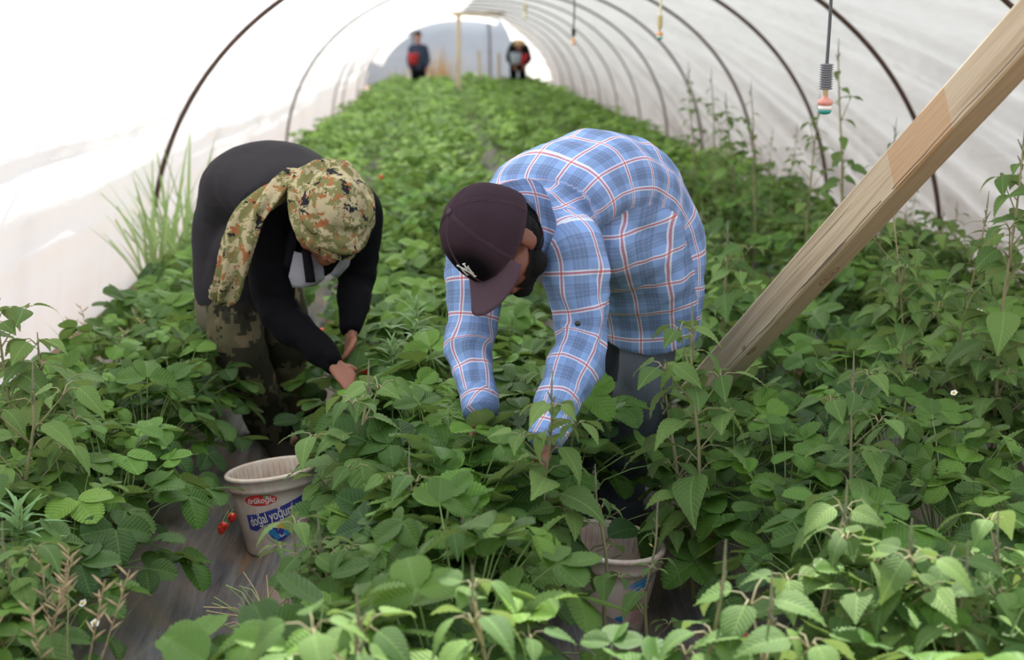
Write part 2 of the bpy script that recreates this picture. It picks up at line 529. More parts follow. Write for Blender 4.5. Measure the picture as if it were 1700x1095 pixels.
# ---------------------------------------------------------------- timber
def timber_material():
    t = NT('rough_timber')
    co = t.coord()
    g = t.map(co, (26, 26, 1.1))
    n1 = t.noise(g, 1.0, 6.0, 0.6, 1.2)
    n2 = t.noise(t.map(co, (120, 120, 2.5)), 1.0, 3.0, 0.6)
    c = t.ramp(n1, [(0.30, (0.36, 0.26, 0.16)), (0.48, (0.56, 0.45, 0.31)), (0.62, (0.66, 0.55, 0.40)), (0.8, (0.46, 0.34, 0.22))])
    c = t.mix(t.math('MULTIPLY', n2, 0.35), c, (0.42, 0.33, 0.24))
    # fresh orange patch of unweathered wood
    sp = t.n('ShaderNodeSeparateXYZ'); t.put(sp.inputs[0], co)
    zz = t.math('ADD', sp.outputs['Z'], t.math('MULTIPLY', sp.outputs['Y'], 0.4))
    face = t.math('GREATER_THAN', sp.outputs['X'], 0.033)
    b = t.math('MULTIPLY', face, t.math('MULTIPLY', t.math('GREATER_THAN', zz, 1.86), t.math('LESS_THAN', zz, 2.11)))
    c = t.mix(t.math('MULTIPLY', t.math('SUBTRACT', 1.0, face), 0.55), c, (0.22, 0.17, 0.12))  # shade painted in: faces off the +X side tinted darker brown
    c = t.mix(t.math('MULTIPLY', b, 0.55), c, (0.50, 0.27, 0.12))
    # knots
    v = t.n('ShaderNodeTexVoronoi'); t.put(v.inputs['Vector'], t.map(co, (9, 9, 3.2), loc=(0.35, 0.2, 0.4))); v.inputs['Scale'].default_value = 1.0
    kd = v.outputs['Distance']
    ring = t.math('MULTIPLY', t.math('LESS_THAN', kd, 0.17), t.math('MULTIPLY_ADD', t.math('SINE', t.math('MULTIPLY', kd, 90.0)), 0.5, 0.5))
    c = t.mix(t.math('MULTIPLY', ring, 0.75), c, (0.20, 0.10, 0.05))
    crk = t.noise(t.map(co, (60, 60, 1.0), loc=(4, 2, 1)), 1.0, 3.0, 0.5, 0.5)
    ck = t.math('GREATER_THAN', crk, 0.66)
    c = t.mix(t.math('MULTIPLY', ck, 0.8), c, (0.10, 0.06, 0.035))
    wob = t.noise(t.map(co, (0, 0, 3.0)), 1.0, 5.0, 0.6)
    ey = t.math('ABSOLUTE', t.math('SUBTRACT', sp.outputs['Y'], t.math('MULTIPLY_ADD', wob, 0.022, 0.0235)))
    gate = t.math('GREATER_THAN', t.noise(t.map(co, (0, 0, 1.3), loc=(0, 0, 7)), 1.0, 2.0), 0.44)
    lc = t.math('MULTIPLY', t.math('LESS_THAN', ey, t.math('MULTIPLY', wob, 0.0030)), t.math('MULTIPLY', gate, t.math('GREATER_THAN', sp.outputs['X'], 0.02)))
    c = t.mix(t.math('MULTIPLY', lc, 0.85), c, (0.07, 0.045, 0.03))
    h = t.math('SUBTRACT', t.math('ADD', n1, t.math('MULTIPLY', n2, 0.6)), t.math('MULTIPLY', t.math('MAXIMUM', ck, lc), 1.5))
    return t.done(t.pbsdf(c, 0.75, t.bump(h, 0.5, 0.004)))
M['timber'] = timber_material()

def timber_mesh(name, L, wx, wy, seed=0, seg=60):
    bm = bmesh.new()
    rings = []
    ch = 0.10
    prof = [(-1 + ch, -1), (0, -1), (1 - ch, -1), (1, -1 + ch), (1, 0), (1, 1 - ch), (1 - ch, 1), (0, 1), (-1 + ch, 1), (-1, 1 - ch), (-1, 0), (-1, -1 + ch)]
    for i in range(seg + 1):
        z = L * i / seg
        r = []
        for k, (a, b) in enumerate(prof):
            n = 1 + 0.035 * noise.noise(Vector((k * 1.7 + seed, z * 2.2, seed)))
            r.append(bm.verts.new((a * wx / 2 * n, b * wy / 2 * n, z)))
        rings.append(r)
    for i in range(seg):
        for k in range(12):
            bm.faces.new((rings[i][k], rings[i][(k + 1) % 12], rings[i + 1][(k + 1) % 12], rings[i + 1][k]))
    bm.faces.new(rings[0][::-1]); bm.faces.new(rings[-1])
    me = bpy.data.meshes.new(name); bm.to_mesh(me); bm.free()
    return me

def place_beam(name, p0, p1, wx, wy, facing, label, cat='wooden beam', group=None):
    """facing: the direction the +X side of the beam should look towards"""
    p0, p1 = Vector(p0), Vector(p1)
    z = (p1 - p0).normalized()
    x = Vector(facing); x = (x - z * x.dot(z)).normalized()
    y = z.cross(x)
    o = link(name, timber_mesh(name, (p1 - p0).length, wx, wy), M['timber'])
    m = Matrix((x, y, z)).transposed().to_4x4(); m.translation = p0
    o.matrix_world = m
    tag(o, label, cat, group)
    return o
BEAM0 = at(1218, 590, 3.95); BEAM1 = at(1700, 62, 2.80)
bdir = (BEAM1 - BEAM0).normalized()
b0 = BEAM0 - bdir * ((BEAM0.z - 0.05) / bdir.z)
b1 = BEAM1 + bdir * 0.75
0 and print('beam', (at(1450,290,3.3)-b0).dot(bdir), (at(1560,180,3.05)-b0).dot(bdir))
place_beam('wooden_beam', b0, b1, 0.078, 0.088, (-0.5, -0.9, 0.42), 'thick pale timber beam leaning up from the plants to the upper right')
place_beam('wooden_post', at(761, 120, 33.0) - Vector((0, 0, 0.75)), at(761, 20, 33.0), 0.15, 0.10, (0, -1, 0), 'pale upright wooden post at the far end of the tunnel', 'wooden post')
place_beam('wooden_crossbar', at(750, 24, 32.9), at(838, 22, 32.9), 0.08, 0.08, (0, -1, 0), 'short timber crossbar on top of the far wooden post', 'wooden beam')
place_beam('wooden_stake', at(797, 118, 35.0) - Vector((0, 0, 0.5)), at(795, 84, 35.0), 0.08, 0.07, (0, -1, 0), 'short wooden stake right of the far post', 'stake')
place_beam('wooden_stake', at(829, 112, 35.5) - Vector((0, 0, 0.5)), at(828, 88, 35.5), 0.10, 0.07, (0, -1, 0), 'short wooden stake beside the distant bending picker', 'stake')

# ---------------------------------------------------------------- hanging sprinklers
M['tube'] = simple('black_hose', (0.075, 0.08, 0.09), 0.5, var=0.2)
M['weight_g'] = simple('grey_spring', (0.16, 0.17, 0.18), 0.5)
M['weight_y'] = simple('cream_weight', (0.62, 0.55, 0.30), 0.5)
M['pink'] = simple('salmon_plastic', (0.72, 0.30, 0.24), 0.4)
M['orange'] = simple('orange_plastic', (0.85, 0.42, 0.16), 0.4)
M['white_pl'] = simple('white_plastic', (0.8, 0.78, 0.72), 0.4)
M['cream_pl'] = simple('cream_plastic', (0.72, 0.66, 0.42), 0.4)
M['teal'] = simple('teal_plastic', (0.03, 0.33, 0.30), 0.35)

def lathe(name, prof, mat, parent, k=24, loc=(0, 0, 0)):
    bm = bmesh.new(); rings = []
    for r, z in prof:
        rings.append([bm.verts.new((max(r, 1e-4) * math.cos(2 * PI * j / k), max(r, 1e-4) * math.sin(2 * PI * j / k), z)) for j in range(k)])
    for i in range(len(rings) - 1):
        for j in range(k):
            bm.faces.new((rings[i][j], rings[i][(j + 1) % k], rings[i + 1][(j + 1) % k], rings[i + 1][j]))
    bm.faces.new(rings[0][::-1]); bm.faces.new(rings[-1])
    bmesh.ops.recalc_face_normals(bm, faces=bm.faces)
    for f in bm.faces: f.smooth = len(f.verts) == 4
    me = bpy.data.meshes.new(name); bm.to_mesh(me); bm.free()
    o = link(name, me, mat, parent); o.location = loc
    return o

def sprinkler(px, py_bottom, Y, s, label, weight, wmat, headmat, full=True, topz=None):
    p = at(px, py_bottom, Y)
    root = empty('hanging_sprinkler', p)
    tag(root, label, 'sprinkler', 'sprinklers hanging from the tunnel roof')
    # deflector cup at bottom, body, neck, weight, tube going up
    lathe('deflector', [(0.004 * s, 0), (0.012 * s, 0.002 * s), (0.0165 * s, 0.008 * s), (0.0165 * s, 0.010 * s), (0.008 * s, 0.012 * s)], M['teal'] if full else headmat, root)
    lathe('nozzle_body', [(0.010 * s, 0.010 * s), (0.0165 * s, 0.012 * s), (0.0165 * s, 0.020 * s), (0.010 * s, 0.022 * s), (0.008 * s, 0.030 * s)], M['white_pl'], root)
    lathe('nozzle_cap', [(0.010 * s, 0.022 * s), (0.018 * s, 0.024 * s), (0.0185 * s, 0.034 * s), (0.0075 * s, 0.040 * s), (0.006 * s, 0.046 * s)], headmat, root)
    lathe('connector', [(0.006 * s, 0.040 * s), (0.006 * s, 0.058 * s), (0.008 * s, 0.058 * s), (0.008 * s, 0.064 * s)], M['cream_pl'], root)
    prof = []
    n = 11
    z = 0.060 * s; H = weight * s
    for i in range(n):
        z0 = z + H * i / n
        prof += [(0.012 * s, z0), (0.0165 * s, z0 + H * 0.30 / n), (0.0165 * s, z0 + H * 0.55 / n), (0.012 * s, z0 + H * 0.85 / n)]
    prof.append((0.006 * s, z + H))
    lathe('ribbed_weight', prof, wmat, root)
    zt = (topz or 2.10) - p.z
    a = Acc(); a.add(tube_template([(0.004 * math.sin(k * 0.7) * s, 0, z + H - 0.01 + (zt - z - H) * k / 10) for k in range(11)], 0.0042 * s if Y < 5 else 0.006, 8))
    link('hose', a.mesh('hose'), M['tube'] if wmat is not M['weight_y'] else M['cream_pl'], root)
sprinkler(1369, 190, 3.45, 1.0, 'sprinkler with grey ribbed weight and teal cup, nearest of the hanging ones', 0.062, M['weight_g'], M['pink'], topz=2.35)
sprinkler(1095, 66, 7.6, 1.0, 'sprinkler with cream weight and orange head hanging near the roof', 0.066, M['weight_y'], M['orange'], topz=2.13)
sprinkler(952, 75, 9.8, 1.0, 'thin black hose sprinkler with small pale head, left of the cream one', 0.05, M['tube'], M['orange'], full=False, topz=2.13)
sprinkler(872, 32, 17.0, 1.5, 'small distant sprinkler with pale yellow weight under the far roof', 0.05, M['weight_y'], M['cream_pl'], full=False, topz=2.12)
# ---------------------------------------------------------------- plants
R = random.Random(11)
def rnd(a, b): return R.uniform(a, b)

SLEAF = [leaf_template(1.0, rnd(0.88, 1.0), 22, 8, 'obovate', fold=rnd(0.15, 0.75), droop=rnd(-0.15, 0.25), teeth=0.036, pleat=0.014, tipcurl=rnd(-0.6, 0.6)) for _ in range(8)]
SLEAF_LO = [leaf_template(1.0, 0.95, 5, 2, 'obovate', fold=rnd(0.1, 0.4), droop=rnd(0, 0.25)) for _ in range(4)]

def trifoliate(acc, origin, out, up, size, tint, lod=0):
    """three leaflets; 'out' the direction of the middle leaflet, 'up' the leaf normal"""
    src = SLEAF if lod == 0 else SLEAF_LO
    base = frame_mat(origin, out, up)
    for ang, s in ((0, 1.0), (rnd(68, 92), 0.92), (-rnd(68, 92), 0.92)):
        tilt = Matrix.Rotation(math.radians(-rnd(-8, 22)), 4, 'X')
        m = base @ Matrix.Rotation(math.radians(ang), 4, 'Z') @ Matrix.Translation((0, size * 0.05, 0)) @ tilt @ Matrix.Rotation(math.radians(rnd(-14, 14)), 4, 'Y')
        m = m @ Matrix.Diagonal((size * s, size * s, size * s, 1))
        acc.add(R.choice(src), m, max(0, min(1, tint + rnd(-0.12, 0.12))))

def strawberry_variant(i):
    leaves, stalks = Acc(), Acc()
    n = R.randint(24, 30)
    for k in range(n):
        az = k * 2.399963 + rnd(-0.3, 0.3)
        q = (k + 0.5) / n
        r = 0.05 + 0.20 * q ** 0.75 + rnd(-0.02, 0.02)
        h = 0.345 - 0.235 * q ** 1.5 + rnd(-0.05, 0.045)
        top = Vector((r * math.cos(az), r * math.sin(az), h))
        b = Vector((0.02 * math.cos(az), 0.02 * math.sin(az), 0.0))
        mid = b.lerp(top, 0.55) + Vector((0, 0, 0.05)) - Vector((math.cos(az), math.sin(az), 0)) * r * 0.10
        a1 = b.lerp(mid, 0.5) + Vector((0, 0, 0.015)); a2 = mid.lerp(top, 0.55) + Vector((0, 0, 0.006))
        stalks.add(tube_template([b, a1, mid, a2, top], [0.0022, 0.002, 0.0018, 0.0016, 0.0013], 5), None, 0.5)
        outd = Vector((math.cos(az + rnd(-0.6, 0.6)), math.sin(az + rnd(-0.6, 0.6)), rnd(-0.5, 0.75) - 0.45 * q))
        up = Vector((math.cos(az) * (0.2 + 0.7 * q) + rnd(-.45, .45), math.sin(az) * (0.2 + 0.7 * q) + rnd(-.45, .45), 1.0))
        young_lit = q < 0.3
        size = rnd(0.064, 0.094) * (0.85 if young_lit and R.random() < 0.4 else 1.0)
        tint = rnd(0.05, 0.80) + (0.20 if young_lit else -0.10)  # light from above put into the tint: top leaves paler, lower ones darker
        trifoliate(leaves, top, outd, up, size, tint)
    return leaves.mesh('strawberry_foliage'), stalks.mesh('strawberry_stalks')
SVAR = [strawberry_variant(i) for i in range(9)]

def fruit_mesh():
    a = Acc()
    prof = [(0.0015, 0.0), (0.010, 0.002), (0.0145, 0.009), (0.0135, 0.018), (0.009, 0.027), (0.0035, 0.033), (0.0005, 0.034)]
    V = []; k = 12
    for r, z in prof:
        for j in range(k + 1):
            V.append((r * math.cos(2 * PI * j / k), r * math.sin(2 * PI * j / k), -z))
    V = np.array(V); a.add((V, grid_faces(len(prof) - 1, k), V[:, :2]))
    me = a.mesh('fruit'); me.materials.append(M['berry']); return me
FRUIT = fruit_mesh()
def calyx_mesh():
    a = Acc()
    for k in range(7):
        a.add(leaf_template(0.012, 0.006, 4, 2, 'ovate', 0.1, 0.3), Matrix.Rotation(k * 2 * PI / 7, 4, 'Z'), 0.7)
    a.add(tube_template([(0, 0, 0), (0.004, 0, 0.02), (0.016, 0, 0.045)], 0.0011, 5))
    me = a.mesh('calyx'); me.materials.append(M['petiole']); return me
CALYX = calyx_mesh()
def flower_mesh():
    a = Acc()
    for k in range(5):
        a.add(leaf_template(0.010, 0.011, 4, 2, 'obovate', 0.2, -0.2), Matrix.Rotation(k * 2 * PI / 5, 4, 'Z'), 0.7)
    me = a.mesh('flower'); me.materials.append(M['petal']); return me
FLOWER = flower_mesh()
def centre_mesh():
    a = Acc(); a.add(tube_template([(0, 0, -0.001), (0, 0, 0.002), (0, 0, 0.004)], [0.004, 0.0045, 0.001], 8))
    me = a.mesh('flower_centre'); me.materials.append(M['yellow']); return me
FCENTRE = centre_mesh()
for f, s in SVAR:
    f.materials.append(M['straw_leaf']); s.materials.append(M['petiole'])

def add_fruit(root, wp, n=1):
    inv = root.matrix_basis.inverted()
    for k in range(n):
        q = Vector(wp) + Vector((rnd(-0.02, 0.02), rnd(-0.02, 0.02), rnd(-0.01, 0.01))) * (k > 0)
        o = bpy.data.objects.new('fruit', FRUIT); COL.objects.link(o); o.parent = root
        o.location = inv @ q; o.rotation_euler = (rnd(-0.5, 0.5), rnd(-0.5, 0.5), rnd(0, 6)); o['label'] = 'ripe red strawberry'
        c = bpy.data.objects.new('calyx', CALYX); COL.objects.link(c); c.parent = o
def add_flower(root, wp):
    inv = root.matrix_basis.inverted()
    o = bpy.data.objects.new('flower', FLOWER); COL.objects.link(o); o.parent = root
    o.location = inv @ Vector(wp); o.rotation_euler = (0.7, rnd(-0.4, 0.4), rnd(0, 6)); o['label'] = 'small white flower'
    c = bpy.data.objects.new('flower_centre', FCENTRE); COL.objects.link(c); c.parent = o

# ---- the near strawberry plants, one by one
def in_view(x, y, z, m=40):
    v = Vector((x, y, z)) - Vector((0, 0, CAM_Z))
    f = Vector((math.sin(PS) * math.cos(TH), math.cos(PS) * math.cos(TH), -math.sin(TH)))
    r = Vector((math.cos(PS), -math.sin(PS), 0)); u = r.cross(f)
    d = v.dot(f)
    if d < 0.5: return False
    px = 850 + F_PX * v.dot(r) / d; py = 547.5 - F_PX * v.dot(u) / d
    return -m < px < 1700 + m and -m < py < 1095 + m + 120

def straw_zone(bed, y):
    b = ['left bed', 'middle bed', 'right bed', 'bed along the right wall'][bed]
    if bed == 0:
        z = [(3.35, 'at the near end below the bucket'), (4.5, 'beside the white yogurt bucket'), (5.6, 'left of the man in black'), (7.6, 'behind the man in black'), (99, 'far beyond the man in black')]
    elif bed == 1:
        z = [(2.75, 'at the bottom edge'), (3.35, 'between the two buckets'), (4.2, 'by the picking hands'), (5.6, 'between the two bending men'), (7.6, 'behind the two men'), (99, 'far behind the two men')]
    elif bed == 2:
        z = [(3.0, 'beside the second bucket'), (4.2, 'by the beam foot'), (5.6, 'behind the beam foot'), (7.6, 'behind the plaid shirt'), (99, 'far behind the plaid shirt')]
    else:
        z = [(4.6, 'under the wooden beam'), (6.5, 'right of the wooden beam'), (99, 'under the hanging sprinklers')]
    for lim, t in z:
        if y < lim: return f'strawberry plant in the {b}, {t}'

def blocked(x, y):
    if (x + 0.44) ** 2 + (y - 3.95) ** 2 < 0.22 ** 2: return True      # bucket
    if (x - 0.40) ** 2 + (y - 3.30) ** 2 < 0.22 ** 2: return True
    if 0.060 < x / y < 0.175 and 2.25 < y < 3.35: return True
    if -0.150 < x / y < -0.045 and 2.35 < y < 3.9: return True
    if -0.150 < x / y < -0.050 and 3.9 <= y < 4.45: return True
    if -0.215 < x / y < -0.120 and 2.7 < y < 3.8: return True
    if -0.145 < x / y < -0.085 and 3.9 < y < 4.9: return True
    for fx, fy, r in ((-0.56, 4.85, 0.2), (-0.46, 5.1, 0.17), (0.54, 4.1, 0.19), (0.42, 4.3, 0.17)):
        if (x - fx) ** 2 + (y - fy) ** 2 < r ** 2: return True
    return False

def put_variant(name, var, x, y, z, s, rz, label, cat, group, parts):
    root = empty(name, (x, y, z), rz)
    root.scale = (s, s, s)
    tag(root, label, cat, group)
    for (pn, me) in zip(parts, var):
        o = bpy.data.objects.new(pn, me); COL.objects.link(o); o.parent = root
    return root

NEAR_LIMIT = 10.6
straws = []
cnt = 0
for bed, c in enumerate(BEDS):
    rows = (-0.24, 0.02, 0.27) if bed == 1 else ((-0.06, 0.20) if bed == 0 else (-0.22, 0.22))
    y = 2.15
    k = 0
    while y < NEAR_LIMIT:
        for ri, rx in enumerate(rows):
            if y > 5.0 and bed != 0: rx *= 0.82
            if y > 6.6 and len(rows) == 3 and ri == 1: continue
            x = c + rx + rnd(-0.04, 0.04); yy = y + rnd(-0.05, 0.05) + 0.12 * (ri % 2)
            if not in_view(x, yy, 0.35, 120) or blocked(x, yy): continue
            s = rnd(0.92, 1.14) * (0.92 if bed == 0 else 1.0)
            if bed == 1 and 3.0 < yy < 4.4: s = rnd(1.08, 1.2)
            if bed == 0 and yy > 8: s *= 0.85
            lb = straw_zone(bed, yy)
            r = put_variant('strawberry_plant', R.choice(SVAR), x, yy, bed_height(x), s, rnd(0, 6.28), lb, 'strawberry plant', lb.replace('strawberry plant', 'strawberry plants'), ('foliage', 'stalks'))
            straws.append(r); cnt += 1
        y += 0.285 if y < 6.6 else 0.33
print('strawberries', cnt)
def nearest_plant(p):
    return min(straws, key=lambda r: (r.location.x - p.x) ** 2 + (r.location.y - p.y) ** 2)
for px, py, Y, n in ((374, 866, 3.75, 2), (385, 850, 3.8, 1), (267, 1055, 3.15, 2), (262, 1075, 3.1, 1), (1184, 880, 3.3, 1), (1244, 1050, 2.75, 1), (1290, 1088, 2.7, 1),
                     (606, 605, 4.3, 1), (578, 628, 4.2, 1), (632, 290, 8.6, 1), (532, 545, 5.3, 1), (1016, 612, 4.6, 1)):
    p = at(px, py, Y); add_fruit(nearest_plant(p), p, n)
for px, py, Y in ((1254, 697, 3.5), (1471, 487, 4.4), (1626, 516, 4.2), (1584, 652, 3.7), (853, 732, 3.2), (1440, 690, 3.6), (138, 1001, 2.6), (158, 1034, 2.55), (1080, 905, 3.1)):
    p = at(px, py, Y); add_flower(nearest_plant(p), p)

for x, y, s in ((0.07, 3.18, 1.02), (-0.04, 3.30, 1.12), (0.02, 3.00, 1.05), (-0.13, 3.95, 1.0), (-0.17, 4.25, 1.0), (0.16, 3.75, 1.1), (-0.07, 3.62, 0.95), (-0.17, 3.12, 0.70), (-0.15, 2.82, 0.78), (-0.16, 2.50, 0.85), (-0.16, 3.42, 0.70)):
    lb = 'strawberry plant in the middle bed, hiding the picking fingers' if s > 0.9 else 'smaller strawberry plant at the path edge right of the yogurt bucket'
    straws.append(put_variant('strawberry_plant', R.choice(SVAR), x, y, bed_height(x), s, rnd(0, 6.28), lb, 'strawberry plant', lb.replace('strawberry plant', 'strawberry plants'), ('foliage', 'stalks')))

# ---- the mass of plants further down the tunnel: nobody could count them
def far_mass():
    a = Acc()
    for bed, c in enumerate([-1.08, 0.0, 1.05, 2.10]):
        y = NEAR_LIMIT
        while y < 37.5:
            for rx in (-0.23, 0.0, 0.23):
                if R.random() < 0.10: continue
                x = c + rx + rnd(-0.09, 0.09); yy = y + rnd(-0.1, 0.1)
                if bed == 0: x += 0.1 + 0.004 * (yy - 10)
                if not in_view(x, yy, 0.3, 30): continue
                n = 24 if yy < 18 else (15 if yy < 27 else 11)
                big = 1.0 if yy < 18 else (1.3 if yy < 27 else 1.6)
                hh = 1.0 + 0.45 * noise.noise(Vector((x * 1.8, yy * 0.9, 0))) + rnd(-0.12, 0.16)
                for k in range(n):
                    az = k * 2.4 + rnd(-0.3, 0.3); q = (k + 0.5) / n
                    r = 0.04 + 0.20 * q ** 0.8
                    h = (0.35 - 0.22 * q ** 1.4 + rnd(-0.04, 0.05)) * hh
                    o = Vector((x + r * math.cos(az), yy + r * math.sin(az), bed_height(x) + h))
                    outd = Vector((math.cos(az), math.sin(az), rnd(-0.5, 0.3)))
                    up = Vector((math.cos(az) * 0.5 * q, math.sin(az) * 0.5 * q, 1))
                    trifoliate(a, o, outd, up, rnd(0.062, 0.085) * big, max(0, min(1, rnd(0.05, 0.95) - 0.35 * q + 0.2)), 1)
            y += 0.33
    o = link('strawberry_plants', a.mesh('strawberry_plants'), M['far_leaf'])
    tag(o, 'blurred green mass of strawberry plants filling the far rows', 'strawberry plants', None, 'stuff')
far_mass()

# ---------------------------------------------------------------- pigweed (upright weed with pointed ovate leaves)
WLEAF = [leaf_template(1.0, rnd(0.60, 0.76), 18, 6, 'ovate', fold=rnd(0.1, 0.5), droop=rnd(0.1, 0.6), teeth=0.012, pleat=0.014, tipcurl=rnd(-0.8, 0.1), skew=rnd(-0.12, 0.12)) for _ in range(6)]
def pigweed_variant(H, seed, nl, big):
    RR = random.Random(seed)
    leaves, stem, seedh = Acc(), Acc(), Acc()
    lean = RR.uniform(0.03, 0.12) * H; la = RR.uniform(0, 6.28)
    def sp(t): return Vector((lean * t * t * math.cos(la) + 0.008 * math.sin(t * 9), lean * t * t * math.sin(la), H * t))
    stem.add(tube_template([sp(i / 12) for i in range(13)], [0.0055 * (1 - 0.7 * i / 12) + 0.0008 for i in range(13)], 7))
    def leaf(o, az, size, dr):
        d = Vector((math.cos(az), math.sin(az), RR.uniform(0.3, 0.7)))
        pl = size * RR.uniform(0.35, 0.6)
        e = o + d.normalized() * pl
        m1 = o.lerp(e, 0.5) + Vector((0, 0, 0.008))
        stem.add(tube_template([o, m1, e], [0.0017, 0.0014, 0.0011], 5))
        od = Vector((math.cos(az), math.sin(az), dr))
        m = frame_mat(e, od, Vector((math.cos(az) * 0.5 + RR.uniform(-.5, .5), math.sin(az) * 0.5 + RR.uniform(-.5, .5), 1))) @ Matrix.Diagonal((size, size, size, 1))
        leaves.add(RR.choice(WLEAF), m, RR.uniform(0.2, 0.9))
    for k in range(nl):
        t = 0.18 + 0.78 * (k + 0.5) / nl
        az = k * 2.4 + RR.uniform(-0.4, 0.4)
        size = big * (1.0 - 0.62 * max(0, (t - 0.45) / 0.55) ** 1.2) * RR.uniform(0.75, 1.1)
        if t < 0.4: size *= 0.85
        leaf(sp(t), az, size, RR.uniform(-0.7, 0.15))
        if t < 0.85 and RR.random() < 0.65:      # side shoot with small leaves
            b = sp(t); e = b + Vector((math.cos(az + 0.7), math.sin(az + 0.7), 1.1)).normalized() * RR.uniform(0.07, 0.13)
            stem.add(tube_template([b, b.lerp(e, 0.5), e], [0.0022, 0.0018, 0.0012], 5))
            for q in range(4):
                leaf(e, az + q * 1.6, big * RR.uniform(0.35, 0.6), RR.uniform(-0.5, 0.3))
    # terminal seed spikes
    top = sp(1.0)
    for k in range(6 if seed % 3 != 1 else 3):
        az = k * 2.1; l = RR.uniform(0.015, 0.035) if k else 0.055
        e = top + Vector((math.cos(az) * (0.5 if k else 0.05), math.sin(az) * (0.5 if k else 0.05), 1.0)).normalized() * l - Vector((0, 0, 0.012 * k))
        b = top - Vector((0, 0, 0.012 * k))
        n = 22
        seedh.add(tube_template([b.lerp(e, i / n) for i in range(n + 1)], [(0.0042 if i % 2 else 0.0014) * (1 - 0.6 * i / n) for i in range(n + 1)], 6))
    f, s, h = leaves.mesh('pigweed_foliage'), stem.mesh('pigweed_stem'), seedh.mesh('pigweed_seeds')
    f.materials.append(M['weed_leaf']); s.materials.append(M['weed_stem']); h.materials.append(M['seed'])
    return f, s, h
PIG = {h: [pigweed_variant(h, 100 + int(h * 100) + k, n, b) for k in range(3)] for h, n, b in ((0.45, 13, 0.135), (0.65, 19, 0.130), (0.95, 26, 0.115))}
PIG_SLIM = [pigweed_variant(0.95, 410 + k, 13, 0.085) for k in range(3)]
PIG_SPARSE = [pigweed_variant(0.45, 310 + k, 5, 0.095) for k in range(2)]
PARTS_PIG = ('foliage', 'stem', 'seed_head')
def pigweed(x, y, ztop, label, group=None, k=None, base=None, smul=1.0):
    base = bed_height(x) if base is None else base
    H = max(0.25, ztop - base)
    key = min(PIG, key=lambda h: abs(h - H))
    v = PIG[key][k if isinstance(k, int) else R.randrange(3)]
    s = H / key
    if k == 'slim' or (k is None and y > 7.5): v = PIG_SLIM[R.randrange(3)]; s = H / 0.95
    if k == 'sparse': v = PIG_SPARSE[R.randrange(2)]; s = H / 0.45
    r = put_variant('pigweed', v, x, y, base, s, rnd(0, 6.28), label, 'weed', group, PARTS_PIG)
    return r
def pig_at(px, py, Y, label, k=None):
    p = at(px, py, Y)
    return pigweed(p.x, p.y, p.z, label, None, k)
pig_at(572, 640, 3.30, 'tall pigweed with a dark seed spike right of the yogurt bucket', 0)
pig_at(500, 860, 2.80, 'pigweed with thin spike in front of the yogurt bucket', 'sparse')
pig_at(556, 880, 2.70, 'pigweed with large oval leaves in front of the middle bed', 2)
pig_at(690, 775, 3.0, 'broad leaved pigweed in the middle of the front bed', 1)
pig_at(800, 870, 2.75, 'pigweed with drooping pale leaves left of the second bucket', 0)
pig_at(905, 645, 3.05, 'pigweed with large round leaves in front of the plaid shirt forearm', 0)
pig_at(1010, 800, 3.05, 'pigweed with beaded green spikes hanging over the second bucket', 'sparse')
pig_at(1075, 865, 2.9, 'leafy pigweed growing over the rim of the second bucket', 'sparse')
pig_at(1165, 545, 3.30, 'tall pigweed with branching seed spike at the wooden beam foot', 0)
pig_at(1140, 640, 3.4, 'pigweed with serrated leaves in front of the grey jeans', 'sparse')
pig_at(1205, 395, 4.7, 'pigweed with large leaves just right of the plaid shirt hem', 2)
pig_at(1420, 620, 3.1, 'tall pigweed with brown seed spike standing right of the beam', 0)
pig_at(1525, 350, 4.0, 'tall pigweed with dense pointed spike below the right end of the beam', 1)
pig_at(1600, 345, 4.3, 'tall slim pigweed against the foot of the right film wall', 2)
pig_at(1680, 245, 4.0, 'tall pigweed at the right edge of the photo', 0)
pig_at(1412, 90, 6.6, 'tallest pigweed with curved top directly behind the sprinkler', 'slim')
pig_at(1345, 175, 7.0, 'pigweed left of the sprinkler below its head', 'slim')
pig_at(1262, 150, 8.0, 'pigweed at the base of the third steel hoop', 'slim')
pig_at(1155, 118, 10.0, 'tall pigweed with broad leaves against the right film wall, leftmost', 'slim')
pig_at(1195, 130, 9.4, 'pigweed with thin spikes second from the left at the film wall', 'slim')
pig_at(1225, 165, 8.8, 'bushy pigweed third from the left along the film wall', 2)
pig_at(1470, 215, 6.3, 'bushy pigweed between the sprinkler and the wooden beam', 'slim')
pig_at(30, 640, 3.25, 'pigweed with reddish stem at the left edge of the photo', 0)
pig_at(75, 590, 3.7, 'pigweed with curled top leaves against the left film wall', 1)
pig_at(8, 500, 3.6, 'tall pigweed with drooping leaves at the left frame edge', 2)
pig_at(130, 680, 3.6, 'low broad leaved pigweed in the left bed', 1)
# sunlit ones in the very front
pig_at(590, 1010, 2.05, 'sunlit pigweed with one big oval leaf at the bottom edge', 2)
pig_at(835, 985, 2.15, 'sunlit light green pigweed at the bottom edge between the buckets', 0)
pig_at(1160, 950, 2.25, 'sunlit light green pigweed in front of the second bucket', 'sparse')
pig_at(1355, 850, 2.45, 'sunlit pigweed with yellow green leaves at lower right', 0)
pig_at(1475, 900, 2.35, 'sunlit bushy pigweed at lower right beside the yellow flowers', 2)
pig_at(1590, 940, 2.3, 'sunlit pigweed near the bottom right corner', 1)
pig_at(1690, 900, 2.4, 'sunlit pigweed cut by the right frame edge', 2)
pig_at(1260, 1010, 2.15, 'sunlit low pigweed at the bottom edge under the beam', 1)
pig_at(15, 900, 2.6, 'shaded pigweed at the lower left frame edge', 1)

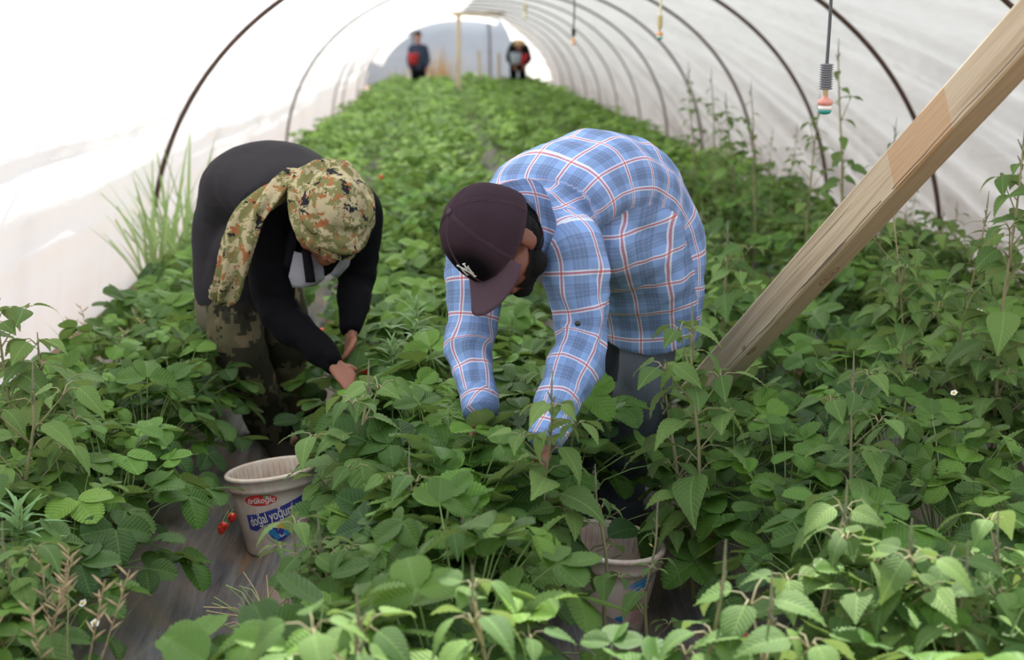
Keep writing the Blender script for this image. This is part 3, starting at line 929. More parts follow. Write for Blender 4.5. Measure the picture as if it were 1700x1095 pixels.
# random weeds filling the right-hand side
n_w = 0
for tries in range(900):
    if n_w >= 90: break
    x = rnd(0.75, 2.92); y = rnd(2.9, 13.0)
    if not in_view(x, y, 0.5, 20) or blocked(x, y): continue
    if x < 1.25 and y < 4.4 and R.random() < 0.6: continue
    if x < 1.2 and y > 5 and R.random() < 0.75: continue
    wall = x > 2.55
    if wall and R.random() < 0.6: continue
    zt = 0.13 + (rnd(0.35, 0.70) if wall else rnd(0.30, 0.50) + 0.05 * (x > 1.7))
    where = 'close to the right film wall' if wall else ('below the wooden beam' if y < 4.2 else ('right of the wooden beam' if y < 6.5 else 'in the right rows behind the men'))
    pigweed(x, y, zt, f'leafy green weed {where}, one of many', f'green weeds {where}', base=bed_height(x) if not wall else 0.0)
    n_w += 1

# ---------------------------------------------------------------- narrow-leaved fleabane
def fleabane(px, py, Y, label, sc=1.0):
    p = at(px, py, Y); base = bed_height(p.x)
    H = (p.z - base)
    root = empty('fleabane', (p.x, p.y, base), 0); tag(root, label, 'weed')
    lv, st = Acc(), Acc()
    st.add(tube_template([(0.01 * math.sin(i), 0, H * i / 8) for i in range(9)], [0.005 * (1 - 0.06 * i) for i in range(9)], 6))
    tpl = [leaf_template(1.0, 0.14, 10, 2, 'lance', fold=0.3, droop=d, tipcurl=-0.2) for d in (0.1, 0.35, 0.6)]
    n = 70
    for k in range(n):
        t = 0.3 + 0.7 * k / n
        az = k * 2.4; L = 0.125 * sc * (1.0 - 0.6 * max(0, (t - 0.7) / 0.3))
        el = 0.1 + 1.6 * max(0, t - 0.72) / 0.28
        m = frame_mat(Vector((0, 0, H * t)), Vector((math.cos(az), math.sin(az), el)), Vector((-math.cos(az) * el * .5, -math.sin(az) * el * .5, 1))) @ Matrix.Diagonal((L, L, L, 1))
        lv.add(R.choice(tpl), m, rnd(0.3, 0.9))
    link('foliage', lv.mesh('fleabane_foliage'), M['narrow_leaf'], root); link('stem', st.mesh('fleabane_stem'), M['petiole'], root)
fleabane(687, 500, 4.35, 'narrow leaved weed standing in the middle bed left of the cap')
fleabane(650, 560, 4.2, 'shorter narrow leaved weed beside the black sleeve hand', 0.8)
fleabane(352, 585, 4.9, 'narrow leaved weed left of the man in black trousers', 0.8)
fleabane(28, 840, 2.9, 'feathery narrow leaved weed at the left frame edge', 1.1)

# ---------------------------------------------------------------- grass tufts
def grass_tuft(x, y, H, n, spread, label, seeds=False, base=0.0, mat='grass', group=None, name='grass_tuft'):
    root = empty(name, (x, y, base)); tag(root, label, 'grass', group)
    a = Acc()
    for k in range(n):
        az = rnd(0, 6.28); L = H * rnd(0.55, 1.05)
        b = leaf_template(1.0, 0.022, 12, 2, 'lance', fold=0.3, droop=rnd(0.05, 0.55))
        lean = rnd(0.05, 0.5)
        m = frame_mat(Vector((rnd(-1, 1) * spread, rnd(-1, 1) * spread, 0)), Vector((math.cos(az) * lean, math.sin(az) * lean, 1)), Vector((-math.cos(az), -math.sin(az), lean))) @ Matrix.Diagonal((L, L, L, 1))
        a.add(b, m, rnd(0.2, 1.0))
    link('blades', a.mesh('grass_blades'), M[mat], root)
    if seeds:
        s = Acc()
        for k in range(6):
            az = rnd(0, 6.28); l = H * rnd(0.8, 1.1); d = Vector((math.cos(az) * 0.35, math.sin(az) * 0.35, 1)).normalized()
            s.add(tube_template([d * l * i / 6 for i in range(7)], 0.0012, 4))
            for q in range(10):
                o = d * l * (0.7 + 0.03 * q); az2 = q * 2.4
                e = o + Vector((math.cos(az2), math.sin(az2), 0.8)).normalized() * 0.03
                s.add(tube_template([o, o.lerp(e, 0.5), e], [0.001, 0.0028, 0.0006], 4))
        link('seed_heads', s.mesh('grass_seed_heads'), M['dry'] if mat != 'narrow_leaf' else M['seed'], root)
for i, (px, Y, H, n) in enumerate(((262, 7.6, 0.95, 26), (290, 8.4, 1.0, 26), (318, 7.4, 0.8, 22), (250, 8.9, 0.75, 20), (335, 8.8, 0.9, 18))):
    p = at(px, 470, Y)
    grass_tuft(max(p.x, -1.55), Y, H, n, 0.07, 'tall thin grass growing at the left film wall behind the man in black', group='tall grass at the left film wall')
p = at(163, 600, 4.95); grass_tuft(p.x + 0.03, 4.95, 0.40, 9, 0.03, 'small grass with seed heads against the left film wall', True, base=0.13)
for px, Y, H in ((590, 12.5, 0.6), (560, 14.5, 0.7), (610, 16.5, 0.75), (640, 20.0, 0.7), (575, 11.4, 0.55)):
    p = at(px, 250, Y); grass_tuft(max(-1.5, p.x), Y, H, 26, 0.12, 'pale grass along the left film wall far down the tunnel', group='pale grass far down the left film wall')
p = at(95, 1050, 2.45); grass_tuft(p.x, p.y, 0.42, 12, 0.05, 'dry grass seed heads at the lower left corner', True, base=0.13)
p = at(10, 1050, 2.5); grass_tuft(p.x, p.y, 0.40, 8, 0.04, 'dry grass seed heads touching the left frame edge', True, base=0.13)
p = at(745, 1080, 2.35); grass_tuft(p.x, p.y, 0.42, 5, 0.01, 'few long grass blades crossing at the bottom centre', base=0.13)

for px, Y, H in ((718, 42.0, 1.6), (733, 43.0, 1.3), (705, 42.5, 1.0), (668, 41.0, 0.9)):
    q_ = at(px, 90, Y)
    grass_tuft(q_.x, Y, H, 60, 0.35, 'brown dry bush outside the far opening of the tunnel', base=-0.1, mat='dry', group='dry bushes outside the far opening', name='dry_bush')
# dry roots beside the path
def dry_bunch(px, py, Y, label):
    p = at(px, py, Y); root = empty('dry_stalks', (p.x, p.y, bed_height(p.x))); tag(root, label, 'dry stalks')
    a = Acc(); b = Acc()
    for k in range(34):
        az = rnd(0, 6.28); l = rnd(0.08, 0.2); o = Vector((rnd(-.05, .05), rnd(-.05, .05), rnd(0.0, 0.05)))
        e = o + Vector((math.cos(az) * l, math.sin(az) * l, rnd(0.02, 0.1)))
        (a if k % 2 else b).add(tube_template([o, o.lerp(e, 0.5) + Vector((0, 0, rnd(0, 0.03))), e], 0.0016, 4))
    link('straw', a.mesh('straw'), M['dry'], root); link('runners', b.mesh('runners'), M['petiole'], root)
dry_bunch(455, 1030, 3.1, 'bunch of dry stalks and runners beside the grey plastic path')
dry_bunch(955, 920, 3.45, 'dry thin stalks left of the second bucket')
# ---------------------------------------------------------------- body and garment tools
def catmull(P, n):
    """resample a list of equal-length float tuples with a Catmull-Rom spline, n steps per span"""
    P = [np.array(p, float) for p in P]
    out_ = []
    for i in range(len(P) - 1):
        p0 = P[max(i - 1, 0)]; p1 = P[i]; p2 = P[i + 1]; p3 = P[min(i + 2, len(P) - 1)]
        for k in range(n):
            t = k / n
            out_.append(0.5 * ((2 * p1) + (p2 - p0) * t + (2 * p0 - 5 * p1 + 4 * p2 - p3) * t * t + (3 * p1 - p0 - 3 * p2 + p3) * t ** 3))
    out_.append(P[-1])
    return out_

class Limb:
    """a lofted tube: knots are (x, y, z, a, b); 'a' is the radius along ref, 'b' across it"""
    def __init__(self, knots, ref, n=8, refs=None):
        S = catmull(knots, n)
        self.P = [Vector(s[:3]) for s in S]
        self.ra = [max(0.003, float(s[3])) for s in S]
        self.rb = [max(0.003, float(s[4])) for s in S]
        m = len(self.P)
        if refs:
            RS = catmull([tuple(r) for r in refs], n)
            RS = [Vector(r) for r in RS]
        else:
            RS = [Vector(ref)] * m
        self.T = []; self.A = []; self.B = []
        self.s = [0.0]
        for i in range(m):
            t = (self.P[min(i + 1, m - 1)] - self.P[max(i - 1, 0)]).normalized()
            a = RS[i] - t * RS[i].dot(t)
            a.normalize()
            self.T.append(t); self.A.append(a); self.B.append(t.cross(a))
            if i: self.s.append(self.s[-1] + (self.P[i] - self.P[i - 1]).length)
    def add(self, bm, k=24, cap0=True, cap1=True):
        rings = []
        def ring(i, sc, off):
            c = self.P[i] + self.T[i] * off
            return [bm.verts.new(c + self.A[i] * (self.ra[i] * sc * math.cos(2 * PI * j / k)) + self.B[i] * (self.rb[i] * sc * math.sin(2 * PI * j / k))) for j in range(k)]
        r0 = min(self.ra[0], self.rb[0]); r1 = min(self.ra[-1], self.rb[-1])
        if cap0:
            for q in (0.15, 0.5, 0.8): rings.append(ring(0, q ** 0.5 if q < .5 else math.sqrt(1 - (1 - q) ** 2), -r0 * (1 - q) * 0.6))
        for i in range(len(self.P)): rings.append(ring(i, 1, 0))
        if cap1:
            for q in (0.8, 0.5, 0.15): rings.append(ring(len(self.P) - 1, math.sqrt(1 - (1 - q) ** 2) if q >= .5 else q ** 0.5, r1 * (1 - q) * 0.6))
        for i in range(len(rings) - 1):
            for j in range(k):
                bm.faces.new((rings[i][j], rings[i][(j + 1) % k], rings[i + 1][(j + 1) % k], rings[i + 1][j]))
        bm.faces.new(rings[0][::-1]); bm.faces.new(rings[-1])
    def arrays(self):
        if not hasattr(self, '_arr'):
            self._arr = tuple(np.array([tuple(v) for v in L]) for L in (self.P, self.A, self.B, self.T)) + (np.array(self.ra), np.array(self.rb), np.array(self.s))
        return self._arr
    def local(self, V):
        """for points V (n,3): normalised radius, angle, distance along"""
        P, A, B, T, ra, rb, s = self.arrays()
        seg = P[1:] - P[:-1]; L2 = (seg ** 2).sum(1)
        best = np.full(len(V), 1e9); bi = np.zeros(len(V), int); bt = np.zeros(len(V))
        for i in range(len(seg)):
            t = np.clip(((V - P[i]) @ seg[i]) / L2[i], 0, 1)
            d = ((V - P[i] - t[:, None] * seg[i]) ** 2).sum(1)
            m = d < best
            best[m] = d[m]; bi[m] = i; bt[m] = t[m]
        t = bt[:, None]
        Pc = P[bi] * (1 - t) + P[bi + 1] * t; Ac = A[bi] * (1 - t) + A[bi + 1] * t; Bc = B[bi] * (1 - t) + B[bi + 1] * t
        Tc = T[bi] * (1 - t) + T[bi + 1] * t
        d = V - Pc
        a = (d * Ac).sum(1); b = (d * Bc).sum(1); tt = (d * Tc).sum(1)
        rA = ra[bi] * (1 - bt) + ra[bi + 1] * bt; rB = rb[bi] * (1 - bt) + rb[bi + 1] * bt
        nr = np.sqrt((a / rA) ** 2 + (b / rB) ** 2 + (tt / np.minimum(rA, rB)) ** 2)
        return nr, np.arctan2(b / rB, a / rA), s[bi] * (1 - bt) + s[bi + 1] * bt + tt

def ellipsoid(bm, c, X, Y, Z, r, k=20):
    vs = bmesh.ops.create_uvsphere(bm, u_segments=k, v_segments=k // 2 + 2, radius=1.0)['verts']
    m = Matrix((Vector(X).normalized(), Vector(Y).normalized(), Vector(Z).normalized())).transposed()
    for v in vs:
        v.co = Vector(c) + m @ Vector((v.co.x * r[0], v.co.y * r[1], v.co.z * r[2]))

def fuse(bm, voxel, smooth=4, fac=0.5):
    """one continuous skin over everything in bm"""
    bmesh.ops.recalc_face_normals(bm, faces=bm.faces)
    me = bpy.data.meshes.new('tmp'); bm.to_mesh(me); bm.free()
    o = bpy.data.objects.new('tmp', me); COL.objects.link(o)
    r = o.modifiers.new('r', 'REMESH'); r.mode = 'VOXEL'; r.voxel_size = voxel; r.adaptivity = 0.0; r.use_smooth_shade = True
    s = o.modifiers.new('s', 'SMOOTH'); s.factor = fac; s.iterations = smooth
    dg = bpy.context.evaluated_depsgraph_get()
    res = bpy.data.meshes.new_from_object(o.evaluated_get(dg))
    bpy.data.objects.remove(o); bpy.data.meshes.remove(me)
    return res

def verts_np(me):
    V = np.zeros(len(me.vertices) * 3); me.vertices.foreach_get('co', V); return V.reshape(-1, 3)
def normals_np(me):
    N = np.zeros(len(me.vertices) * 3); me.vertex_normals.foreach_get('vector', N); return N.reshape(-1, 3)

def garment(name, limbs, mat, parent, voxel=0.008, wrinkle=0.006, wfreq=14.0, cut=None, smooth=5, uscale=None, label=None, joints=(), extra=None, seed=0.0, alias=None, uvonly=(), bias=None):
    bm = bmesh.new()
    for l in limbs: l.add(bm)
    if extra: extra(bm)
    me = fuse(bm, voxel, smooth)
    V = verts_np(me); N = normals_np(me)
    nlim = len(limbs); limbs = list(limbs) + list(uvonly)
    loc = [l.local(V) for l in limbs]
    NR = np.stack([q[0] * (bias[i_] if bias else 1.0) for i_, q in enumerate(loc[:nlim])]); piece = NR.argmin(0)
    for k_, v_ in (alias or {}).items(): piece[piece == k_] = v_
    ang = np.stack([q[1] for q in loc]); sl = np.stack([q[2] for q in loc])
    # folds: noise stretched round each limb, stronger near the joints
    disp = np.zeros(len(V))
    WT = np.exp(-14.0 * (NR - NR.min(0))); WT[WT < .06] = 0; WT /= WT.sum(0)
    for i in range(len(V)):
        v = Vector(V[i])
        amp = 1.0
        for (j, rr, g) in joints:
            d = (v - j).length
            if d < rr: amp += g * (1 - d / rr)
        w = w3 = 0.0
        for p in range(nlim):
            if WT[p, i] > 0:
                a, s_ = ang[p, i], sl[p, i]
                w += WT[p, i] * noise.noise(Vector((math.cos(a) * 0.9 + p * 7, math.sin(a) * 0.9 + seed, s_ * wfreq)))
                w3 += WT[p, i] * noise.noise(Vector((math.cos(a) * 2.2 + p * 3, math.sin(a) * 2.2, s_ * wfreq * 2.3 + seed)))
        w2 = noise.noise(Vector((v.x * 9 + seed, v.y * 9, v.z * 9)))
        disp[i] = wrinkle * amp * (0.9 * w + 0.35 * w3) + wrinkle * 0.9 * w2
    V2 = V + N * disp[:, None]
    me.vertices.foreach_set('co', V2.ravel())
    # cloth coordinates in metres, per corner, so each sewn piece keeps its own weave direction
    nl = len(me.loops); lv = np.zeros(nl, dtype=np.int64); me.loops.foreach_get('vertex_index', lv)
    UV = np.zeros((nl, 2))
    for pl in me.polygons:
        ids = lv[pl.loop_start:pl.loop_start + pl.loop_total]
        p = np.bincount(piece[ids]).argmax()
        a = ang[p, ids]; a0 = a[0]
        a = np.where(a - a0 > PI, a - 2 * PI, np.where(a0 - a > PI, a + 2 * PI, a))
        L = limbs[p]; rr = uscale[p] if uscale else float(np.mean([max(x, y) for x, y in zip(L.ra, L.rb)]))
        UV[pl.loop_start:pl.loop_start + pl.loop_total, 0] = a * rr + p * 0.013
        UV[pl.loop_start:pl.loop_start + pl.loop_total, 1] = sl[p, ids]
        if p >= nlim:
            UV[pl.loop_start:pl.loop_start + pl.loop_total, 0] = V[ids] @ np.array([.93, -.32, 0.0])
            UV[pl.loop_start:pl.loop_start + pl.loop_total, 1] = V[ids] @ np.array([.10, .05, -1.0])
    uvl = me.uv_layers.new(name='UVMap'); uvl.data.foreach_set('uv', UV.ravel())
    if cut:
        bm = bmesh.new(); bm.from_mesh(me)
        kill = [f for f in bm.faces if cut(f.calc_center_median(), f.normal)]
        bmesh.ops.delete(bm, geom=kill, context='FACES'); bm.to_mesh(me); bm.free()
    me.name = name
    o = link(name, me, mat, parent)
    if label: o['label'] = label
    return o

def head_parts(bm, H, u, f, l):
    H = Vector(H)
    E = lambda c, r: ellipsoid(bm, H + u * c[2] + f * c[1] + l * c[0], l, f, u, r)
    E((0, -0.012, 0.025), (0.076, 0.098, 0.092))
    E((0, 0.035, -0.045), (0.060, 0.058, 0.078))
    E((0, 0.070, -0.098), (0.028, 0.026, 0.024))
    E((0, 0.083, 0.022), (0.052, 0.016, 0.014))
    for s in (1, -1):
        E((s * 0.040, 0.068, -0.028), (0.024, 0.022, 0.024))
        E((s * 0.050, 0.020, -0.085), (0.022, 0.030, 0.022))
        E((s * 0.085, -0.010, -0.010), (0.008, 0.023, 0.035))
        E((s * 0.083, -0.014, 0.010), (0.008, 0.014, 0.014))
        E((s * 0.079, 0.002, -0.034), (0.007, 0.010, 0.011))
    Limb([(*(H + f * 0.088 + u * 0.012), 0.008, 0.009), (*(H + f * 0.108 - u * 0.018), 0.009, 0.010), (*(H + f * 0.118 - u * 0.034), 0.013, 0.011), (*(H + f * 0.098 - u * 0.042), 0.014, 0.009)], l, 4).add(bm, 12)
    E((0, 0.094, -0.062), (0.024, 0.011, 0.007))
    E((0, 0.092, -0.074), (0.020, 0.011, 0.007))

def hand_parts(bm, wrist, d, palm, side, curl=0.5):
    """d: towards the fingertips; palm: direction the palm faces; side: direction the thumb leaves to"""
    d = Vector(d).normalized(); palm = Vector(palm); palm = (palm - d * palm.dot(d)).normalized()
    side = Vector(side); side = (side - d * side.dot(d) - palm * side.dot(palm)).normalized()
    w = Vector(wrist)
    Limb([(*w, 0.027, 0.020), (*(w + d * 0.035), 0.036, 0.016), (*(w + d * 0.085), 0.041, 0.013)], side, 5).add(bm, 16)
    for k, (off, L, r) in enumerate(((0.030, 0.072, 0.0088), (0.010, 0.080, 0.0090), (-0.010, 0.074, 0.0086), (-0.029, 0.058, 0.0076))):
        b = w + d * 0.082 + side * off
        dd = (d + side * off * 3.0).normalized()
        pts = [b - dd * 0.02]
        ang = 0.12 + 0.05 * k
        q = b
        for seg in (0.45, 0.30, 0.25):
            ang += curl * (0.55 + 0.1 * k)
            q = q + (dd * math.cos(ang) + palm * math.sin(ang)) * (L * seg)
            pts.append(q)
        Limb([(*p, r * (1.05 - 0.1 * i), r * (1.05 - 0.1 * i)) for i, p in enumerate(pts)], side, 4).add(bm, 10)
    b = w + d * 0.025 + side * 0.030
    t1 = b + (side * 0.75 + d * 0.6 + palm * 0.35).normalized() * 0.038
    t2 = t1 + (side * 0.25 + d * 0.85 + palm * 0.5).normalized() * 0.030
    t3 = t2 + (d * 0.85 + palm * 0.6 - side * 0.1).normalized() * 0.024
    Limb([(*b, 0.014, 0.013), (*t1, 0.0105, 0.0105), (*t2, 0.0098, 0.0098), (*t3, 0.0078, 0.0078)], palm, 4).add(bm, 10)

def skin_material(name, col):
    t = NT(name)
    co = t.coord()
    n = t.noise(co, 18.0, 3.0); n2 = t.noise(co, 260.0, 2.0)
    c = t.mix(n, tuple(v * 0.82 for v in col), tuple(min(1, v * 1.12) for v in col))
    nd = t.n('ShaderNodeBsdfPrincipled')
    t.put(nd.inputs['Base Color'], c); nd.inputs['Roughness'].default_value = 0.48
    nd.inputs['Subsurface Weight'].default_value = 0.12; nd.inputs['Subsurface Radius'].default_value = (0.012, 0.005, 0.003)
    t.put(nd.inputs['Normal'], t.bump(n2, 0.15, 0.001))
    return t.done(nd.outputs[0])
M['skin'] = skin_material('skin', (0.30, 0.115, 0.070))
M['skin2'] = skin_material('skin_dark', (0.17, 0.058, 0.034))
M['hair'] = simple('dark_hair', (0.008, 0.007, 0.007), 0.85, spec=0.15, var=0.5, nscale=400, bump=0.5)
M['eye'] = simple('eye_white', (0.75, 0.72, 0.68), 0.2)

def plaid_material():
    t = NT('blue_plaid_cloth')
    uv = t.n('ShaderNodeUVMap').outputs[0]
    sp = t.n('ShaderNodeSeparateXYZ'); t.put(sp.inputs[0], uv)
    PER = 0.088
    def lines(sock, off):
        fr_ = t.math('FRACT', t.math('ADD', t.math('DIVIDE', sock, PER), off + 40.0))
        B, W = (0, 0, 0), (1, 1, 1)
        white = t.ramp(fr_, [(0.0, B), (0.035, W), (0.075, B), (0.135, W), (0.175, B)], 'CONSTANT')
        red = t.ramp(fr_, [(0.0, B), (0.075, W), (0.135, B)], 'CONSTANT')
        dark = t.ramp(fr_, [(0.0, B), (0.42, W), (0.47, B), (0.50, W), (0.585, B), (0.615, W), (0.70, B), (0.73, W), (0.78, B)], 'CONSTANT')
        broad = t.ramp(fr_, [(0.0, B), (0.40, W), (0.80, B)], 'CONSTANT')
        return white, red, dark, broad
    wu, ru, du, bu = lines(sp.outputs['X'], 0.1)
    wv, rv, dv, bv = lines(sp.outputs['Y'], 0.45)
    co = t.coord(); nz = t.noise(co, 6.0, 3.0)
    base = t.mix(nz, (0.155, 0.275, 0.56), (0.21, 0.345, 0.64))
    c = t.mix(t.math('MULTIPLY', t.math('ADD', bu, bv), 0.22), base, (0.07, 0.11, 0.22))
    c = t.mix(t.math('MULTIPLY', t.math('ADD', du, dv), 0.24), c, (0.035, 0.055, 0.11))
    c = t.mix(t.math('MULTIPLY', t.math('ADD', wu, wv), 0.62, clamp=True), c, (0.80, 0.80, 0.84))
    c = t.mix(t.math('MULTIPLY', t.math('ADD', ru, rv), 0.66, clamp=True), c, (0.50, 0.085, 0.085))
    thr = t.noise(t.map(uv, (900, 900, 1)), 1.0, 1.0)
    c = t.mix(t.math('MULTIPLY', thr, 0.12), c, (0.8, 0.82, 0.88))
    h = t.noise(co, 60.0, 3.0)
    nd = t.n('ShaderNodeBsdfPrincipled'); t.put(nd.inputs['Base Color'], c); nd.inputs['Roughness'].default_value = 0.85
    nd.inputs['Specular IOR Level'].default_value = 0.2
    t.put(nd.inputs['Normal'], t.bump(t.math('ADD', h, t.math('MULTIPLY', thr, 0.3)), 0.25, 0.003))
    return t.done(nd.outputs[0])
M['plaid'] = plaid_material()

def denim(name, a, b):
    t = NT(name)
    co = t.coord()
    n = t.noise(co, 5.0, 4.0); n2 = t.noise(t.map(co, (160, 160, 30)), 1.0, 3.0, 0.7)
    c = t.mix(n, a, b); c = t.mix(t.math('MULTIPLY', n2, 0.4), c, tuple(v * 1.5 for v in b))
    return t.done(t.pbsdf(c, 0.9, t.bump(t.math('ADD', n2, t.noise(co, 25.0, 4.0)), 0.35, 0.004), 0, 0.08))
M['jeans'] = denim('grey_denim', (0.070, 0.080, 0.098), (0.120, 0.134, 0.158))
M['black_cloth'] = denim('black_cloth', (0.003, 0.003, 0.004), (0.007, 0.007, 0.009))
M['jacket'] = denim('dark_softshell', (0.018, 0.017, 0.020), (0.032, 0.030, 0.034))
M['lining'] = simple('grey_lining', (0.22, 0.22, 0.25), 0.8, nscale=12)
M['cap'] = denim('faded_maroon_twill', (0.060, 0.036, 0.048), (0.085, 0.054, 0.068))
M['thread'] = simple('white_embroidery', (0.75, 0.75, 0.76), 0.7, nscale=300)
M['button'] = simple('dark_button', (0.03, 0.03, 0.035), 0.3)
M['boot'] = simple('muddy_boot', (0.05, 0.04, 0.035), 0.7, bump=0.3)

def camo_material(name, cols, cell, big):
    t = NT(name)
    co = t.coord()
    sn = t.n('ShaderNodeVectorMath', operation='SNAP'); t.put(sn.inputs[0], co); sn.inputs[1].default_value = (cell, cell, cell)
    q = sn.outputs[0]
    n1 = t.noise(q, big, 3.0, 0.75); n2 = t.noise(t.map(q, loc=(5, 3, 1)), big * 1.3, 3.0, 0.75); n3 = t.noise(t.map(q, loc=(1, 8, 4)), big * 0.9, 3.0, 0.7)
    c = t.mix(t.math('GREATER_THAN', n1, 0.50), cols[0], cols[1])
    c = t.mix(t.math('GREATER_THAN', n2, 0.585), c, cols[2])
    c = t.mix(t.math('GREATER_THAN', n3, 0.60), c, cols[3])
    f = t.noise(co, 40.0, 3.0)
    return t.done(t.pbsdf(c, 0.9, t.bump(f, 0.3, 0.004), 0, 0.15))
M['camo'] = camo_material('camo_scarf', [(0.15, 0.15, 0.06), (0.36, 0.31, 0.19), (0.26, 0.10, 0.04), (0.014, 0.014, 0.018)], 0.0032, 24.0)
M['camo_trouser'] = camo_material('camo_trousers', [(0.035, 0.034, 0.022), (0.105, 0.095, 0.055), (0.020, 0.018, 0.014), (0.15, 0.12, 0.075)], 0.01, 6.0)

def sub_shell(me, pred, off, name, mat, parent):
    """a thin layer over part of a surface (hair, beard)"""
    bm = bmesh.new(); bm.from_mesh(me); bm.normal_update()
    kill = [v for v in bm.verts if not pred(v.co)]
    bmesh.ops.delete(bm, geom=kill, context='VERTS')
    for v in bm.verts:
        v.co += v.normal * (off * (1 + 0.5 * noise.noise(v.co * 160)))
    for ly in list(bm.loops.layers.uv.values()): bm.loops.layers.uv.remove(ly)
    m2 = bpy.data.meshes.new(name); bm.to_mesh(m2); bm.free()
    for p in m2.polygons: p.use_smooth = True
    return link(name, m2, mat, parent)

def ring_strip(name, pts_low, pts_high, mat, parent, thick=0.003, closed=False):
    bm = bmesh.new()
    rows = [[bm.verts.new(Vector(p)) for p in row] for row in (pts_low, [Vector(a).lerp(Vector(b), 0.5) for a, b in zip(pts_low, pts_high)], pts_high)]
    n = len(pts_low)
    for r in range(2):
        for j in range(n - 1 + (1 if closed else 0)):
            bm.faces.new((rows[r][j], rows[r][(j + 1) % n], rows[r + 1][(j + 1) % n], rows[r + 1][j]))
    uvl = bm.loops.layers.uv.new('UVMap')
    for f_ in bm.faces:
        for lp in f_.loops: lp[uvl].uv = (lp.vert.co.x + lp.vert.co.y * .5, lp.vert.co.z + lp.vert.co.y * .5)
        f_.smooth = True
    geom = bmesh.ops.solidify(bm, geom=list(bm.faces), thickness=thick)
    me = bpy.data.meshes.new(name); bm.to_mesh(me); bm.free()
    return link(name, me, mat, parent)

def V3(*a): return Vector(a)
def K(p, a, b=None): return (p[0], p[1], p[2], a, a if b is None else b)

def cap_material(p):
    t = NT('cap_crown_twill')
    co = t.coord()
    vd = t.n('ShaderNodeVectorMath', operation='DISTANCE'); t.put(vd.inputs[0], co); vd.inputs[1].default_value = tuple(p)
    k = t.n('ShaderNodeMapRange', interpolation_type='SMOOTHSTEP'); t.put(k.inputs[0], vd.outputs['Value'])
    k.inputs[1].default_value = 0.035; k.inputs[2].default_value = 0.085
    n = t.noise(co, 7.0, 4.0); n2 = t.noise(co, 320.0, 2.0)
    c = t.mix(n, (0.062, 0.037, 0.050), (0.095, 0.060, 0.078))
    c = t.mix(k.outputs[0], (0.010, 0.009, 0.012), c)
    return t.done(t.pbsdf(c, 0.85, t.bump(t.math('ADD', n2, t.noise(co, 28.0, 4.0)), 0.3, 0.003), 0, 0.1))

